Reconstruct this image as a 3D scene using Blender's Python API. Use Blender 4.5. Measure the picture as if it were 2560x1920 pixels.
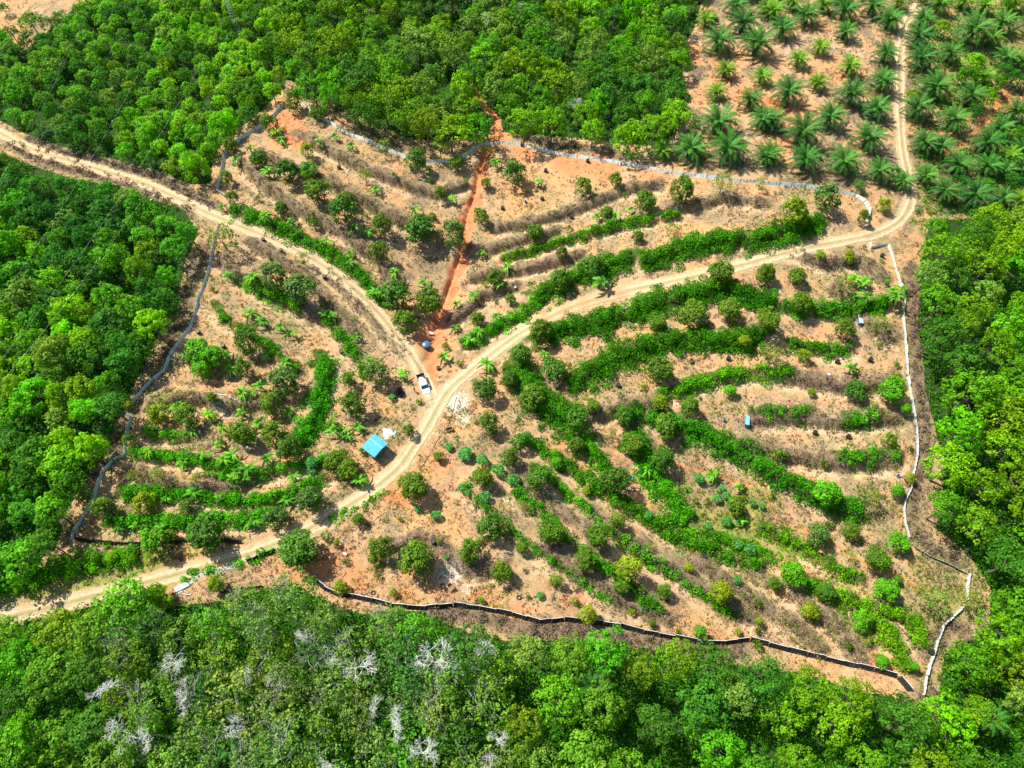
import bpy, math, random
import numpy as np
from mathutils import Vector, Matrix
S = bpy.context.scene
for o in list(bpy.data.objects): bpy.data.objects.remove(o)
rng = np.random.default_rng(11); random.seed(11)
R = math.radians

# ------------------------------------------------------------------ camera
CAM_H = 134.0; PITCH = 60.0; LENS = 24.0
cd = bpy.data.cameras.new("camera"); cam = bpy.data.objects.new("camera", cd)
S.collection.objects.link(cam); S.camera = cam
cam.location = (0, 0, CAM_H); cam.rotation_euler = (R(90 - PITCH), 0, 0)
cd.lens = LENS; cd.sensor_width = 36; cd.clip_end = 6000; cd.clip_start = 1
# ------------------------------------------------------------------ sky and sun
SUN_EL = 52.0; SHX, SHY = 0.82, -0.57       # shadows fall along this ground direction
w = bpy.data.worlds.new("World"); S.world = w; w.use_nodes = True
nt = w.node_tree; bg = nt.nodes['Background']
sky = nt.nodes.new('ShaderNodeTexSky'); sky.sky_type = 'NISHITA'; sky.sun_disc = False
sky.sun_elevation = R(SUN_EL); sky.sun_rotation = math.atan2(-SHX, -SHY)
nt.links.new(sky.outputs[0], bg.inputs[0]); bg.inputs[1].default_value = 0.10
sd = bpy.data.lights.new("sun", 'SUN'); sun = bpy.data.objects.new("sun", sd); S.collection.objects.link(sun)
sd.energy = 5.0; sd.angle = R(0.5); sd.color = (1.0, 0.95, 0.87)
sdir = Vector((SHX * math.cos(R(SUN_EL)), SHY * math.cos(R(SUN_EL)), -math.sin(R(SUN_EL)))).normalized()
sun.rotation_euler = sdir.to_track_quat('-Z', 'Y').to_euler(); sun.location = (-60, 60, 120)
S.view_settings.view_transform = 'Standard'; S.view_settings.look = 'None'
S.view_settings.exposure = 0.68; S.view_settings.gamma = 1

# ------------------------------------------------------------------ photo pixels -> ground
FPX = 2560 * LENS / 36
cp, sp = math.cos(R(PITCH)), math.sin(R(PITCH))
def ray(u, v):
    a = (np.asarray(u, float) - 1280) / FPX; b = -(np.asarray(v, float) - 960) / FPX
    return a, cp + b * sp, -sp + b * cp
def proj(x, y, z):
    zz = z - CAM_H
    dep = y * cp - zz * sp; up = y * sp + zz * cp
    dep = np.maximum(dep, 1e-3)
    return 1280 + x / dep * FPX, 960 - up / dep * FPX, dep
def T(c, r, pts): return [(c * 640 + p[0] / 2.592, r * 640 + p[1] / 2.592) + tuple(p[2:]) for p in pts]
def OV(pts): return [(p[0] * 1.1573, p[1] * 1.1573) + tuple(p[2:]) for p in pts]
def flat(u, v, z=0.0):
    dx, dy, dz = ray(u, v); t = (z - CAM_H) / dz
    return dx * t, dy * t

# ------------------------------------------------------------------ value noise (numpy)
_tab = np.random.default_rng(5).random((256, 256))
def vnoise(x, y):
    xi = np.floor(x).astype(int); yi = np.floor(y).astype(int); fx = x - xi; fy = y - yi
    fx = fx * fx * (3 - 2 * fx); fy = fy * fy * (3 - 2 * fy)
    a = _tab[xi & 255, yi & 255]; b = _tab[(xi + 1) & 255, yi & 255]
    c = _tab[xi & 255, (yi + 1) & 255]; d = _tab[(xi + 1) & 255, (yi + 1) & 255]
    return (a * (1 - fx) + b * fx) * (1 - fy) + (c * (1 - fx) + d * fx) * fy
def fbm(x, y, n=4):
    s = 0; a = .5
    for i in range(n): s = s + a * vnoise(x + 17.3 * i, y + 9.1 * i); x = x * 2.03; y = y * 2.03; a *= .5
    return s

# ------------------------------------------------------------------ the plan of the place, traced in photo pixels
road_a = OV([(-120,235),(-40,270),(0,287),(60,318),(150,347),(230,371),(310,396),(380,427),(440,456),(500,481),(560,505),(620,530),(680,563),(740,604),(790,648),(830,692),(868,740),(898,785),(918,825),(935,862)])
road_b = OV([(2035,-60),(2010,-15),(1985,10),(1955,50),(1946,90),(1942,150),(1943,210),(1944,270),(1950,330),(1960,380),(1966,430),(1950,468),(1918,493),(1870,510),(1800,524),(1740,536),(1680,551),(1600,573),(1520,593),(1440,610),(1360,627),(1300,642),(1240,661),(1180,688),(1120,722),(1060,765),(1010,805),(968,843),(942,885),(920,925),(895,962),(858,1012),(800,1060),(740,1100),(680,1135),(620,1164),(560,1188),(500,1208),(420,1230),(330,1254),(230,1280),(120,1308),(0,1337),(-120,1366)])
gully = OV([(1055,320),(1042,360),(1028,420),(1014,460),(1004,500),(998,545),(985,590),(968,630),(955,670),(942,710),(934,745),(930,790),(925,830)])
upper_path = OV([(1020,185),(1040,222),(1068,244),(1074,270),(1066,300),(1055,320)])
stream = T(2,1,[(960,1230),(1050,1330),(1130,1380),(1280,1390),(1400,1440),(1500,1480),(1640,1465)]) + T(3,2,[(60,60),(380,170),(600,320),(700,380),(850,400),(960,490)])
cut_path = OV([(2030,335),(2080,305),(2130,265),(2170,225),(2240,190)])
# green creeper on the terrace edges: points (overview px), width
GREEN = [
 ('roadside verge in front of the lower left wood', [(-20,1275),(60,1256),(140,1228),(220,1208),(300,1196)], 34, .9),
 ('beside the upper left track', [(500,455),(540,465),(590,487),(650,515),(710,545),(760,580),(800,620),(822,650)], 30, 1.0),
 ('under the pair of big grey green trees', [(520,600),(570,630),(610,650),(650,665)], 30, .9),
 ('below the left fence top', [(460,655),(490,690),(530,715),(580,750),(640,800)], 24, .5),
 ('right of the tyre in the left field', [(700,690),(740,730),(770,770),(790,810)], 20, .8),
 ('left of the junction, bright and wide', [(690,770),(708,800),(700,840),(690,880),(668,925),(645,955)], 40, 1.0),
 ('shortest row by the left fence', [(318,932),(360,938),(402,942)], 18, .9),
 ('second row of the lower left field', [(285,975),(340,985),(400,990),(460,1000),(520,1018),(560,1022),(620,1010),(680,1000),(730,985)], 20, .8),
 ('thin middle row of the lower left field', [(430,1026),(500,1027),(550,1022)], 10, .5),
 ('long row of the lower left field', [(262,1060),(340,1065),(420,1070),(500,1082),(570,1080),(640,1060),(700,1030)], 24, 1.0),
 ('bottom row of the lower left field', [(230,1125),(300,1125),(380,1128),(460,1125),(540,1120),(590,1110)], 26, .8),
 ('roadside verge at bottom left', [(395,1252),(450,1235),(520,1215),(600,1188)], 16, .5),
 ('roadside verge below the blue hut', [(715,1122),(780,1093),(840,1062)], 15, .25),
 ('upper row of the top right field', [(1090,555),(1140,545),(1200,525),(1270,505),(1340,485),(1400,475),(1465,463)], 22, .9),
 ('tall row above the right hand road', [(1160,640),(1220,610),(1290,580),(1360,560)], 50, 1.3),
 ('tallest row above the right hand road', [(1385,566),(1430,552),(1500,532),(1570,522),(1640,520),(1700,500),(1770,482)], 48, 1.7),
 ('low row just above the junction', [(1000,745),(1060,715),(1120,685),(1160,650)], 28, .8),
 ('wide band right under the right hand road', [(1150,725),(1210,715),(1280,700),(1350,680),(1420,660),(1490,640),(1560,625),(1620,640),(1665,662)], 52, 1.4),
 ('band ending at the right fence', [(1690,662),(1760,670),(1820,668),(1880,660),(1918,655)], 30, 1.2),
 ('dark bushes where the right field narrows', [(1115,770),(1135,830),(1175,885),(1240,905)], 55, 1.3),
 ('second wide band of the right field', [(1230,832),(1290,795),(1350,764),(1410,747),(1470,735),(1540,735),(1600,738),(1650,715)], 50, 1.4),
 ('short band below the right trough', [(1710,742),(1750,750),(1800,757),(1835,752)], 24, .9),
 ('third band of the right field', [(1430,855),(1500,828),(1560,812),(1620,806),(1705,806)], 28, 1.0),
 ('scattered low bush patch by the right fence', [(1640,885),(1700,892),(1745,890)], 22, .6),
 ('low bush patch under the round fence tree', [(1820,905),(1860,908),(1890,902)], 24, .7),
 ('short lower band at the right fence', [(1810,985),(1870,990),(1940,985)], 26, .9),
 ('long diagonal band past the blue trough', [(1360,890),(1440,915),(1500,930),(1560,960),(1620,995),(1680,1030),(1740,1060),(1800,1090),(1860,1115)], 34, 1.2),
 ('wedge below the narrow bushes', [(1200,870),(1235,915),(1262,950),(1300,1000),(1322,1035)], 36, .8),
 ('broad wedge in the middle of the right field', [(1365,935),(1385,980),(1405,1030),(1440,1070),(1490,1115)], 46, .9),
 ('long upper diagonal row', [(1130,950),(1160,962),(1226,1005),(1293,1053),(1360,1095),(1426,1140),(1486,1172),(1560,1195),(1640,1222)], 26, .9),
 ('second diagonal row', [(1150,1005),(1186,1030),(1253,1083),(1306,1140),(1340,1165),(1393,1203),(1440,1233),(1526,1293),(1583,1333)], 20, .55),
 ('third diagonal row', [(1110,1060),(1173,1106),(1240,1173),(1293,1216),(1340,1246),(1393,1293),(1430,1322)], 20, .7),
 ('fourth, low diagonal row', [(1000,1050),(1070,1110),(1130,1170),(1223,1233),(1266,1266),(1320,1306)], 14, .3),
 ('row in the lower right corner', [(1700,1240),(1769,1273),(1819,1296),(1892,1313),(1942,1325),(1979,1346),(1987,1395)], 26, .9),
 ('inner row in the lower right corner', [(1880,1330),(1919,1373),(1940,1410),(1952,1440)], 30, 1.0),
 ('yellowish row in the lower right field', [(1640,1140),(1709,1170),(1759,1200),(1809,1233),(1855,1250)], 24, .7),
 ('low row below the swampy hollow', [(1440,1115),(1500,1150),(1560,1165),(1620,1180),(1680,1215)], 22, .6)]
DRY = [
 [(520,350),(570,400),(640,450),(720,490),(790,540),(850,600)], [(560,330),(640,368),(720,400),(800,440),(870,480),(930,510)],
 [(640,290),(720,330),(800,372),(880,400),(950,420),(1000,400)], [(700,580),(760,640),(820,700),(880,770)],
 [(1080,492),(1150,482),(1220,462),(1300,432),(1350,410),(1420,400)], [(1010,540),(1060,540),(1130,520),(1200,500)],
 [(1440,450),(1500,445),(1560,425),(1650,440)], [(1020,600),(1100,590),(1180,570),(1250,550)], [(980,690),(1040,640),(1110,620)],
 [(1700,815),(1800,830),(1860,838),(1920,820)], [(1630,905),(1720,900),(1800,912),(1930,905)], [(1600,965),(1700,985),(1800,1000),(1930,1000)],
 [(1110,1010),(1160,1060),(1230,1120),(1300,1180)], [(1180,1180),(1260,1240),(1340,1290),(1440,1340)], [(1330,1150),(1420,1210),(1520,1270),(1620,1330)],
 [(1500,1210),(1600,1280),(1700,1340),(1760,1400)], [(1640,1240),(1720,1290),(1800,1350),(1850,1420)], [(1270,900),(1340,880),(1420,870)],
 [(480,560),(520,600),(600,640),(680,690)], [(540,520),(620,570),(700,640),(760,720)], [(330,870),(420,860),(520,880),(600,860)], [(840,1180),(920,1160),(1010,1230),(1080,1230)],
 [(300,1020),(400,1050),(520,1050)], [(1700,540),(1780,570),(1860,560),(1900,600)], [(1800,620),(1880,700),(1930,730)]]
OUTSIDE_DRY = [  # brush between the fences and the woods
 T(0,1,[(1330,-60),(1270,90),(1230,220),(1190,350),(1160,470),(1100,560),(1060,680)]), T(3,1,[(930,60),(950,300),(960,700),(990,900),(1010,1150),(1010,1350),(960,1500),(940,1659)]),
 T(2,0,[(60,880),(250,930),(450,960),(650,990),(760,1020)]), T(0,0,[(60,930),(330,1060),(560,1120),(800,1180),(1050,1290),(1250,1370)]),
 T(0,0,[(180,900),(400,990),(620,1040),(850,1090),(1050,1160),(1250,1270),(1400,1340)]), T(1,2,[(1120,680),(1300,660),(1500,690),(1659,740)]), T(2,2,[(40,760),(340,760),(640,800),(900,860),(1200,890),(1500,900)]),
 T(3,2,[(1060,900),(1150,740),(1260,760)]), T(3,2,[(950,100),(1050,230),(1250,330)]), T(1,0,[(270,590),(450,680),(620,770),(800,900),(960,960)]), T(0,2,[(440,40),(470,120)]), T(0,1,[(800,1020),(780,1200),(650,1340),(560,1500)]), T(3,2,[(1040,1180),(1060,1280)])]
WOOD = {
 'upleft': OV([(-200,-30),(0,60),(50,112),(110,60),(160,20),(240,-15),(300,-80),(560,-80),(630,100),(615,190),(540,262),(492,290),(462,340),(455,395),(415,398),(340,368),(260,348),(160,325),(60,292),(0,262),(-200,170)]),
 'top': OV([(560,-80),(1540,-80),(1500,60),(1470,120),(1482,200),(1475,270),(1440,315),(1350,312),(1240,298),(1110,290),(1086,284),(1082,258),(1045,215),(1020,175),(1012,185),(1030,225),(1058,255),(1058,280),(1030,292),(960,308),(880,300),(780,255),(680,205),(620,170),(630,100)]),
 'left': OV([(-200,250),(-80,290),(0,330),(60,352),(150,385),(260,405),(340,435),(400,455),(425,500),(405,560),(380,640),(345,720),(310,790),(280,850),(255,900),(240,960),(205,1010),(170,1060),(135,1110),(130,1150),(120,1190),(60,1225),(0,1245),(-150,1290)]),
 'right': OV([(2400,450),(2130,470),(2010,475),(1990,560),(1985,700),(2000,850),(2012,900),(2040,1000),(2030,1100),(2020,1140),(2100,1205),(2140,1270),(2135,1360),(2040,1410),(2030,1480),(2020,1700),(2400,1760)]),
 'bottom': OV([(-200,1400),(60,1340),(230,1300),(330,1268),(375,1310),(470,1300),(560,1275),(640,1262),(700,1300),(780,1325),(900,1318),(1000,1362),(1100,1385),(1250,1385),(1400,1400),(1500,1425),(1620,1440),(1740,1455),(1840,1490),(1950,1510),(2005,1540),(2020,1600),(2020,1760),(-300,1760)]),
 'cornerleft': OV([(15,75),(60,120)])}
# patches on the ground: (overview x, y, radius px, strength)
RED = [(620,280,55,.9),(640,300,40,.7),(560,330,30,.5),(1230,345,60,.7),(1300,360,60,.7),(1130,330,50,.6),(1075,300,30,1),(1400,385,60,.5),(1500,120,40,.6),(1600,200,60,.5),(1510,200,60,.45),(1660,230,40,.8),(1560,150,90,.5),(1700,240,110,.5),(1640,110,90,.45),(1800,150,90,.4),(1780,60,60,.4),(1560,290,60,.6),(1690,310,60,.5),(1850,300,70,.4),(1130,330,60,.4),(1220,365,70,.3),(1340,385,70,.3),(1450,400,60,.3),(1100,400,60,.4),(760,1250,100,.5),(900,1180,90,.35),(960,1260,90,.45),(1400,1370,80,.4),(1560,1390,80,.35),(1750,1440,60,.5),(1700,80,50,.5),(690,690,25,.5),(930,740,40,.9),(950,700,30,.9),(900,820,45,.35),(620,990,35,.6),(860,1070,40,.8),(880,1040,30,.8),(690,1225,60,.8),(640,1235,60,.6),(740,1200,50,.5),(880,1290,60,.5),(1050,1290,70,.45),(1240,1300,80,.4),(1100,1330,60,.5),(1950,290,30,.5),(1910,1440,50,.6),(590,460,25,.4),(950,1000,60,.5),(980,900,40,.3),(560,1000,30,.4),(1150,900,60,.25),(1200,960,50,.4),(1270,1010,50,.35),(1950,380,35,.5),(2040,300,30,.8),(2110,250,40,1),(2160,210,40,1),(60,25,60,.3),(30,10,60,.3)]
GRASS = [(1150,450,80,.35),(1300,480,90,.35),(1450,470,90,.35),(1080,600,60,.3),(760,430,90,.3),(950,480,50,.3),(1500,1130,70,.9),(1600,1150,90,.95),(1700,1180,70,.8),(1620,1090,80,.7),(1820,1270,80,.6),(1900,1310,70,.6),(400,1000,110,.4),(560,1060,110,.4),(560,860,110,.4),(620,700,110,.4),(470,640,60,.35),(660,960,70,.4),(300,1100,70,.35),(700,400,110,.3),(820,560,90,.35),(1000,900,60,.35),(1640,1240,130,.4),(1850,1340,100,.4),(330,1110,60,.4),(2060,100,130,.8),(2080,200,110,.8),(2150,350,110,.8),(2020,420,60,.7),(2050,60,120,.55),(2150,60,120,.6),(2060,180,80,.5),(2180,130,100,.65),(2080,330,60,.6),(2150,380,120,.7),(2050,420,90,.6),(1920,390,50,.5),(1650,560,60,.25),(1800,600,110,.32),(1880,800,80,.25),(1600,880,110,.3),(1780,960,120,.25),(1860,1050,90,.3),(1900,1150,100,.35),(1480,960,110,.4),(1430,820,90,.25),(1250,800,80,.35),(700,480,90,.28),(860,500,80,.3),(600,420,60,.3),(380,880,90,.35),(560,760,90,.3),(500,960,90,.3),(720,880,60,.3),(1750,1290,100,.25),(1580,1320,90,.2),(1180,1100,60,.2),(880,880,60,.35),(850,930,50,.55),(900,870,30,.4),(350,870,40,.7),(1560,1080,120,.5),(1620,1040,90,.45),(1500,1030,60,.5),(1450,980,60,.3),(1550,1140,90,.75),(1700,1060,60,.35),(1880,1230,90,.4),(2000,1230,80,.5),(2060,1290,70,.6),(2000,1330,60,.5),(1850,600,80,.25),(1800,560,80,.2),(880,1000,50,.3),(300,1230,130,.7),(120,1280,100,.7),(200,1300,120,.9),(420,1200,100,.4),(560,240,60,.4),(640,215,60,.3),(840,290,90,.35),(930,320,70,.35),(1100,1000,40,.2),(660,320,50,.2),(1560,420,70,.3),(800,1070,80,.3),(740,1110,60,.5),(1900,640,60,.2),(1300,1160,80,.15),(460,290,70,.5),(1900,120,200,.25),(2100,150,150,.5),(2120,400,150,.6),(1800,330,120,.25),(2010,300,60,.4),(1750,420,50,.4)]
PALE = [(1850,110,60,.5),(1640,140,50,.4),(1560,230,50,.4),(1750,200,50,.35),(985,870,42,1),(1000,905,30,.8),(840,935,22,1),(970,1240,45,.9),(1010,1270,30,.6),(480,885,40,.6),(560,880,40,.4),(870,1190,40,.5),(1580,1190,55,.6),(1400,950,50,.3),(330,1000,30,.5),(900,510,40,.5),(1560,455,70,.3),(1700,85,80,.5),(1790,100,60,.5),(1950,1060,30,.4),(1520,1050,60,.4),(1690,770,80,.3)]

# ------------------------------------------------------------------ terrain heights
HILLS = [(1550,400,7,34),(720,390,5,26),(430,900,3.5,28),(1760,720,5,32),(1650,1130,-5,22),(1000,620,-3,16),(1010,1260,4,32),(150,120,5,50),(1900,100,5,50),(2150,900,4,35),(100,700,4,40)]
HL = [(flat(a * 1.1573, b * 1.1573) + (c, d)) for a, b, c, d in HILLS]
def h0(x, y):
    z = 2.0 * (fbm(x / 60. + 3, y / 60. + 8, 2) - .4)
    for hx, hy, a, s in HL: z = z + a * np.exp(-((x - hx) ** 2 + (y - hy) ** 2) / (2 * s * s))
    return z
def at0(u, v, dz=0.0):
    z = 0.0
    for _ in range(25):
        x, y = flat(u, v, z + dz); z = .5 * z + .5 * h0(x, y)
    return x, y
def axis(lo, hi, step, far, n):
    core = np.arange(lo, hi + step, step); k = (np.geomspace(1, far, n) - 1)
    return np.concatenate([(lo - k[::-1])[:-1], core, (hi + k)[1:]])
GX = axis(-170., 170., .42, 2200., 22); GY = axis(-8., 245., .42, 2400., 22)
XX, YY = np.meshgrid(GX, GY, indexing='ij')
ZZ = h0(XX, YY)
U, V, _d = proj(XX, YY, ZZ)
front = (YY * cp + (CAM_H - ZZ) * sp) > 5
U = np.where(front, U, -9999); V = np.where(front, V, -9999)
def segdist(px, py, pts):
    d = np.full(px.shape, 1e9)
    for (x0, y0), (x1, y1) in zip(pts[:-1], pts[1:]):
        dx, dy = x1 - x0, y1 - y0; L = dx * dx + dy * dy + 1e-9
        t = np.clip(((px - x0) * dx + (py - y0) * dy) / L, 0, 1)
        d = np.minimum(d, np.hypot(px - x0 - t * dx, py - y0 - t * dy))
    return d
def band(pts, half, soft, wob=.35):       # world-space mask 0..1 around a photo polyline
    wp = [at0(p[0], p[1]) for p in pts]
    m = np.zeros(XX.shape); mar = half + soft * 3
    xs = [p[0] for p in wp]; ys = [p[1] for p in wp]
    i0, i1 = np.searchsorted(GX, [min(xs) - mar, max(xs) + mar]); j0, j1 = np.searchsorted(GY, [min(ys) - mar, max(ys) + mar])
    if i1 <= i0 or j1 <= j0: return m
    xs_, ys_ = XX[i0:i1, j0:j1], YY[i0:i1, j0:j1]; d = segdist(xs_, ys_, wp) + wob * (fbm(xs_ / 1.9, ys_ / 1.9, 3) - .44) * half * 2
    m[i0:i1, j0:j1] = 1 / (1 + np.exp(np.clip((d - half) / soft * 2.2, -30, 30)))
    return m
PX = .105   # metres per overview px across the field, near enough
m_road = np.maximum(band(road_a, 1.9, .5), band(road_b, 2.1, .5))
m_gul = band(gully, 1.7, .7, 1.1); m_path = np.maximum(band(upper_path, 1.1, .4), band(cut_path, 1.5, .6)); m_str = band(stream, .25, .3)
m_green = np.zeros(XX.shape); bump = np.zeros(XX.shape)
for nm, pts, wd, ht in GREEN:
    b = band(OV(pts), wd * PX * .46, .5, 1.3); m_green = np.maximum(m_green, b); bump = np.maximum(bump, b * (.35 + .35 * ht))
step = np.zeros(XX.shape); bench = np.zeros(XX.shape)
def terrace(pts, amp):
    wp = [at0(p[0], p[1]) for p in pts]
    if wp[-1][0] < wp[0][0]: wp = wp[::-1]
    xs = [p[0] for p in wp]; ys = [p[1] for p in wp]; mar = 7
    i0, i1 = np.searchsorted(GX, [min(xs) - mar, max(xs) + mar]); j0, j1 = np.searchsorted(GY, [min(ys) - mar, max(ys) + mar])
    x = XX[i0:i1, j0:j1]; y = YY[i0:i1, j0:j1]; best = np.full(x.shape, 1e9); sg = np.zeros(x.shape); en = np.zeros(x.shape)
    for (x0, y0), (x1, y1) in zip(wp[:-1], wp[1:]):
        dx, dy = x1 - x0, y1 - y0; L2 = dx * dx + dy * dy; t = np.clip(((x - x0) * dx + (y - y0) * dy) / L2, 0, 1)
        ex, ey = x - x0 - t * dx, y - y0 - t * dy; d = np.hypot(ex, ey); c = (dx * (y - y0) - dy * (x - x0)) / math.sqrt(L2)
        m = d < best; best = np.where(m, d, best); sg = np.where(m, c, sg)
    off = (fbm(x / 3., y / 3., 3) - .44) * 1.3; q = sg + off + .9; fade = np.exp(-(np.maximum(0, best - np.abs(sg)) / .9) ** 2) * np.exp(-(best / 2.9) ** 2)
    step[i0:i1, j0:j1] += amp * np.tanh(q / .38) * fade
    bench[i0:i1, j0:j1] = np.maximum(bench[i0:i1, j0:j1], np.exp(-((q + 1.6) / 1.0) ** 2) * np.clip(fade * 2, 0, 1))
for nm, pts, wd, ht in GREEN:
    if 'verge' not in nm: terrace(OV(pts), .6 if ht < 1.2 else .85)
m_dry_shade = np.zeros(XX.shape)
for pts in DRY: terrace(OV(pts), .75)
for pts in DRY:
    b = band(OV(pts), 1.5, .8, 1.5); m_dry_shade = np.maximum(m_dry_shade, b * .95); bump = np.maximum(bump, b * .75)
for pts in OUTSIDE_DRY: m_dry_shade = np.maximum(m_dry_shade, band(pts, 1.6, .8))
def inpoly(px, py, poly):
    c = np.zeros(px.shape, bool); n = len(poly)
    for i in range(n):
        x0, y0 = poly[i][:2]; x1, y1 = poly[(i + 1) % n][:2]
        if y0 == y1: continue
        c ^= ((y0 > py) != (y1 > py)) & (px < (x1 - x0) * (py - y0) / (y1 - y0) + x0)
    return c
m_wood = np.zeros(XX.shape)
for k, poly in WOOD.items():
    if len(poly) > 2: m_wood = np.maximum(m_wood, inpoly(U, V, poly).astype(float))
m_wood = np.maximum(m_wood, ((U < -60) | (U > 2620) | (V < -60) | (V > 1980)).astype(float))
def blobs(L):
    m = np.zeros(XX.shape)
    for bx, by, r, s in L:
        d = np.hypot(U - bx * 1.1573, (V - by * 1.1573) * 1.15) / (r * 1.1573)
        m = np.maximum(m, s * np.exp(-d * d * 1.2))
    return m
m_red = np.maximum(blobs(RED), np.maximum(m_gul, m_path)); m_red = np.maximum(m_red, m_str); m_grass = blobs(GRASS); m_pale = blobs(PALE)
m_palm = inpoly(U, V, OV([(1440,330),(1490,90),(1560,-60),(2300,-60),(2300,470),(1980,460),(1950,410),(1700,395)])).astype(float)
m_dry_shade = np.maximum(m_dry_shade, m_palm * np.clip(.30 + .25 * (U > 2260) + (fbm(XX / 5., YY / 5., 3) - .44) * 3.2 - m_red * .5 - m_pale * .8, 0, 1))  # paints palm litter and the dense shade under the palms into the soil
ZZ = ZZ + (bump * .6 + np.clip(step, -1.2, 1.2)) * (1 - m_road) * (1 - m_gul)
rough = (fbm(XX / 2.2, YY / 2.2, 4) - .47)
ZZ = ZZ + rough * (.55 * (1 - m_road) + .06) + (fbm(XX / 7., YY / 7., 2) - .37) * .9 * (1 - m_road)
m_inc = band([(p[0] - 6, p[1]) for p in gully[:10]], .35, .3)
ZZ = ZZ - m_gul * .7 - m_inc * .9 - m_str * .3 - m_path * .2
def H(x, y):
    x = np.asarray(x, float); y = np.asarray(y, float)
    i = np.clip(np.searchsorted(GX, x) - 1, 0, len(GX) - 2); j = np.clip(np.searchsorted(GY, y) - 1, 0, len(GY) - 2)
    fx = (x - GX[i]) / (GX[i + 1] - GX[i]); fy = (y - GY[j]) / (GY[j + 1] - GY[j])
    return (ZZ[i, j] * (1 - fx) + ZZ[i + 1, j] * fx) * (1 - fy) + (ZZ[i, j + 1] * (1 - fx) + ZZ[i + 1, j + 1] * fx) * fy
def at(u, v, dz=0.0):        # ground point under a photo pixel; dz = height above ground of the thing seen there
    z = 0.0
    for _ in range(25):
        x, y = flat(u, v, z + dz); z = .5 * z + .5 * H(x, y)
    return float(x), float(y), float(H(x, y))
def mpp(x, y, z): return (y * cp + (CAM_H - z) * sp) / FPX      # metres per photo pixel at a point

# ------------------------------------------------------------------ mesh helpers
COL = S.collection
def mk_mesh(name, verts, faces, mat, tone=None, smooth=False, uv=None, extra=None):
    me = bpy.data.meshes.new(name)
    verts = np.asarray(verts, np.float32).reshape(-1, 3)
    if isinstance(faces, np.ndarray):
        n, k = faces.shape
        me.vertices.add(len(verts)); me.vertices.foreach_set('co', verts.ravel())
        me.loops.add(n * k); me.loops.foreach_set('vertex_index', faces.astype(np.int32).ravel())
        me.polygons.add(n); me.polygons.foreach_set('loop_start', np.arange(0, n * k, k, dtype=np.int32))
        try: me.polygons.foreach_set('loop_total', np.full(n, k, np.int32))
        except Exception: pass
    else: me.from_pydata([tuple(map(float, v)) for v in verts], [], [tuple(int(i) for i in f) for f in faces])
    if smooth: me.polygons.foreach_set('use_smooth', np.ones(len(me.polygons), bool))
    me.update(calc_edges=True)
    if tone is not None:
        a = me.attributes.new('tone', 'FLOAT', 'FACE'); a.data.foreach_set('value', np.asarray(tone, np.float32))
    if extra:
        for k_, arr in extra.items():
            a = me.attributes.new(k_, 'FLOAT', 'POINT'); a.data.foreach_set('value', np.asarray(arr, np.float32).ravel())
    if mat: me.materials.append(mat)
    return me
def link(o, parent=None):
    COL.objects.link(o)
    if parent is not None: o.parent = parent
    return o
def obj(name, me, parent=None, loc=None):
    o = bpy.data.objects.new(name, me)
    if loc is not None: o.location = loc
    return link(o, parent)
def tag(o, label=None, cat=None, group=None, kind=None):
    if label: o['label'] = label
    if cat: o['category'] = cat
    if group: o['group'] = group
    if kind: o['kind'] = kind
    return o
def empty(name, loc, rz=0):
    o = bpy.data.objects.new(name, None); o.location = loc; o.rotation_euler = (0, 0, rz); o.empty_display_size = .3
    return link(o)
class MB:
    def __init__(s): s.v = []; s.f = []
    def add(s, v, f):
        n = len(s.v); s.v += [tuple(p) for p in v]; s.f += [tuple(i + n for i in q) for q in f]
    def box(s, c, d, rz=0, taper=1.0, rot=None):
        v = []
        for z in (-1, 1):
            t = taper if z > 0 else 1
            for x, y in ((-1,-1),(1,-1),(1,1),(-1,1)): v.append(Vector((x * d[0] / 2 * t, y * d[1] / 2 * t, z * d[2] / 2)))
        M = rot if rot is not None else Matrix.Rotation(rz, 3, 'Z')
        v = [M @ p + Vector(c) for p in v]
        s.add(v, [(0,3,2,1),(4,5,6,7),(0,1,5,4),(1,2,6,5),(2,3,7,6),(3,0,4,7)]); return s
    def tube(s, pts, rad, n=6, cap=True):
        pts = [Vector(p) for p in pts]; rings = []
        for i, p in enumerate(pts):
            d = (pts[min(i + 1, len(pts) - 1)] - pts[max(i - 1, 0)]).normalized()
            a = d.orthogonal().normalized() if i == 0 else (a - d * a.dot(d)).normalized()
            b = d.cross(a); r = rad[i] if isinstance(rad, (list, tuple)) else rad
            rings.append([p + (a * math.cos(2 * math.pi * k / n) + b * math.sin(2 * math.pi * k / n)) * r for k in range(n)])
        v = [q for r_ in rings for q in r_]; f = []
        for i in range(len(pts) - 1):
            for k in range(n): f.append((i * n + k, i * n + (k + 1) % n, (i + 1) * n + (k + 1) % n, (i + 1) * n + k))
        if cap: f += [tuple(range(n))[::-1], tuple((len(pts) - 1) * n + k for k in range(n))]
        s.add(v, f); return s
    def lathe(s, prof, c=(0,0,0), n=20):
        v = []; f = []
        for r, z in prof:
            for k in range(n): v.append((c[0] + r * math.cos(2 * math.pi * k / n), c[1] + r * math.sin(2 * math.pi * k / n), c[2] + z))
        for i in range(len(prof) - 1):
            for k in range(n): f.append((i * n + k, i * n + (k + 1) % n, (i + 1) * n + (k + 1) % n, (i + 1) * n + k))
        f.append(tuple(range(n))[::-1]); f.append(tuple((len(prof) - 1) * n + k for k in range(n)))
        s.add(v, f); return s
    def mesh(s, name, mat, smooth=False): return mk_mesh(name, s.v, s.f, mat, smooth=smooth)
    def build(s, name, mat, parent=None, loc=None, smooth=False): return obj(name, s.mesh(name, mat, smooth), parent, loc)

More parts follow.
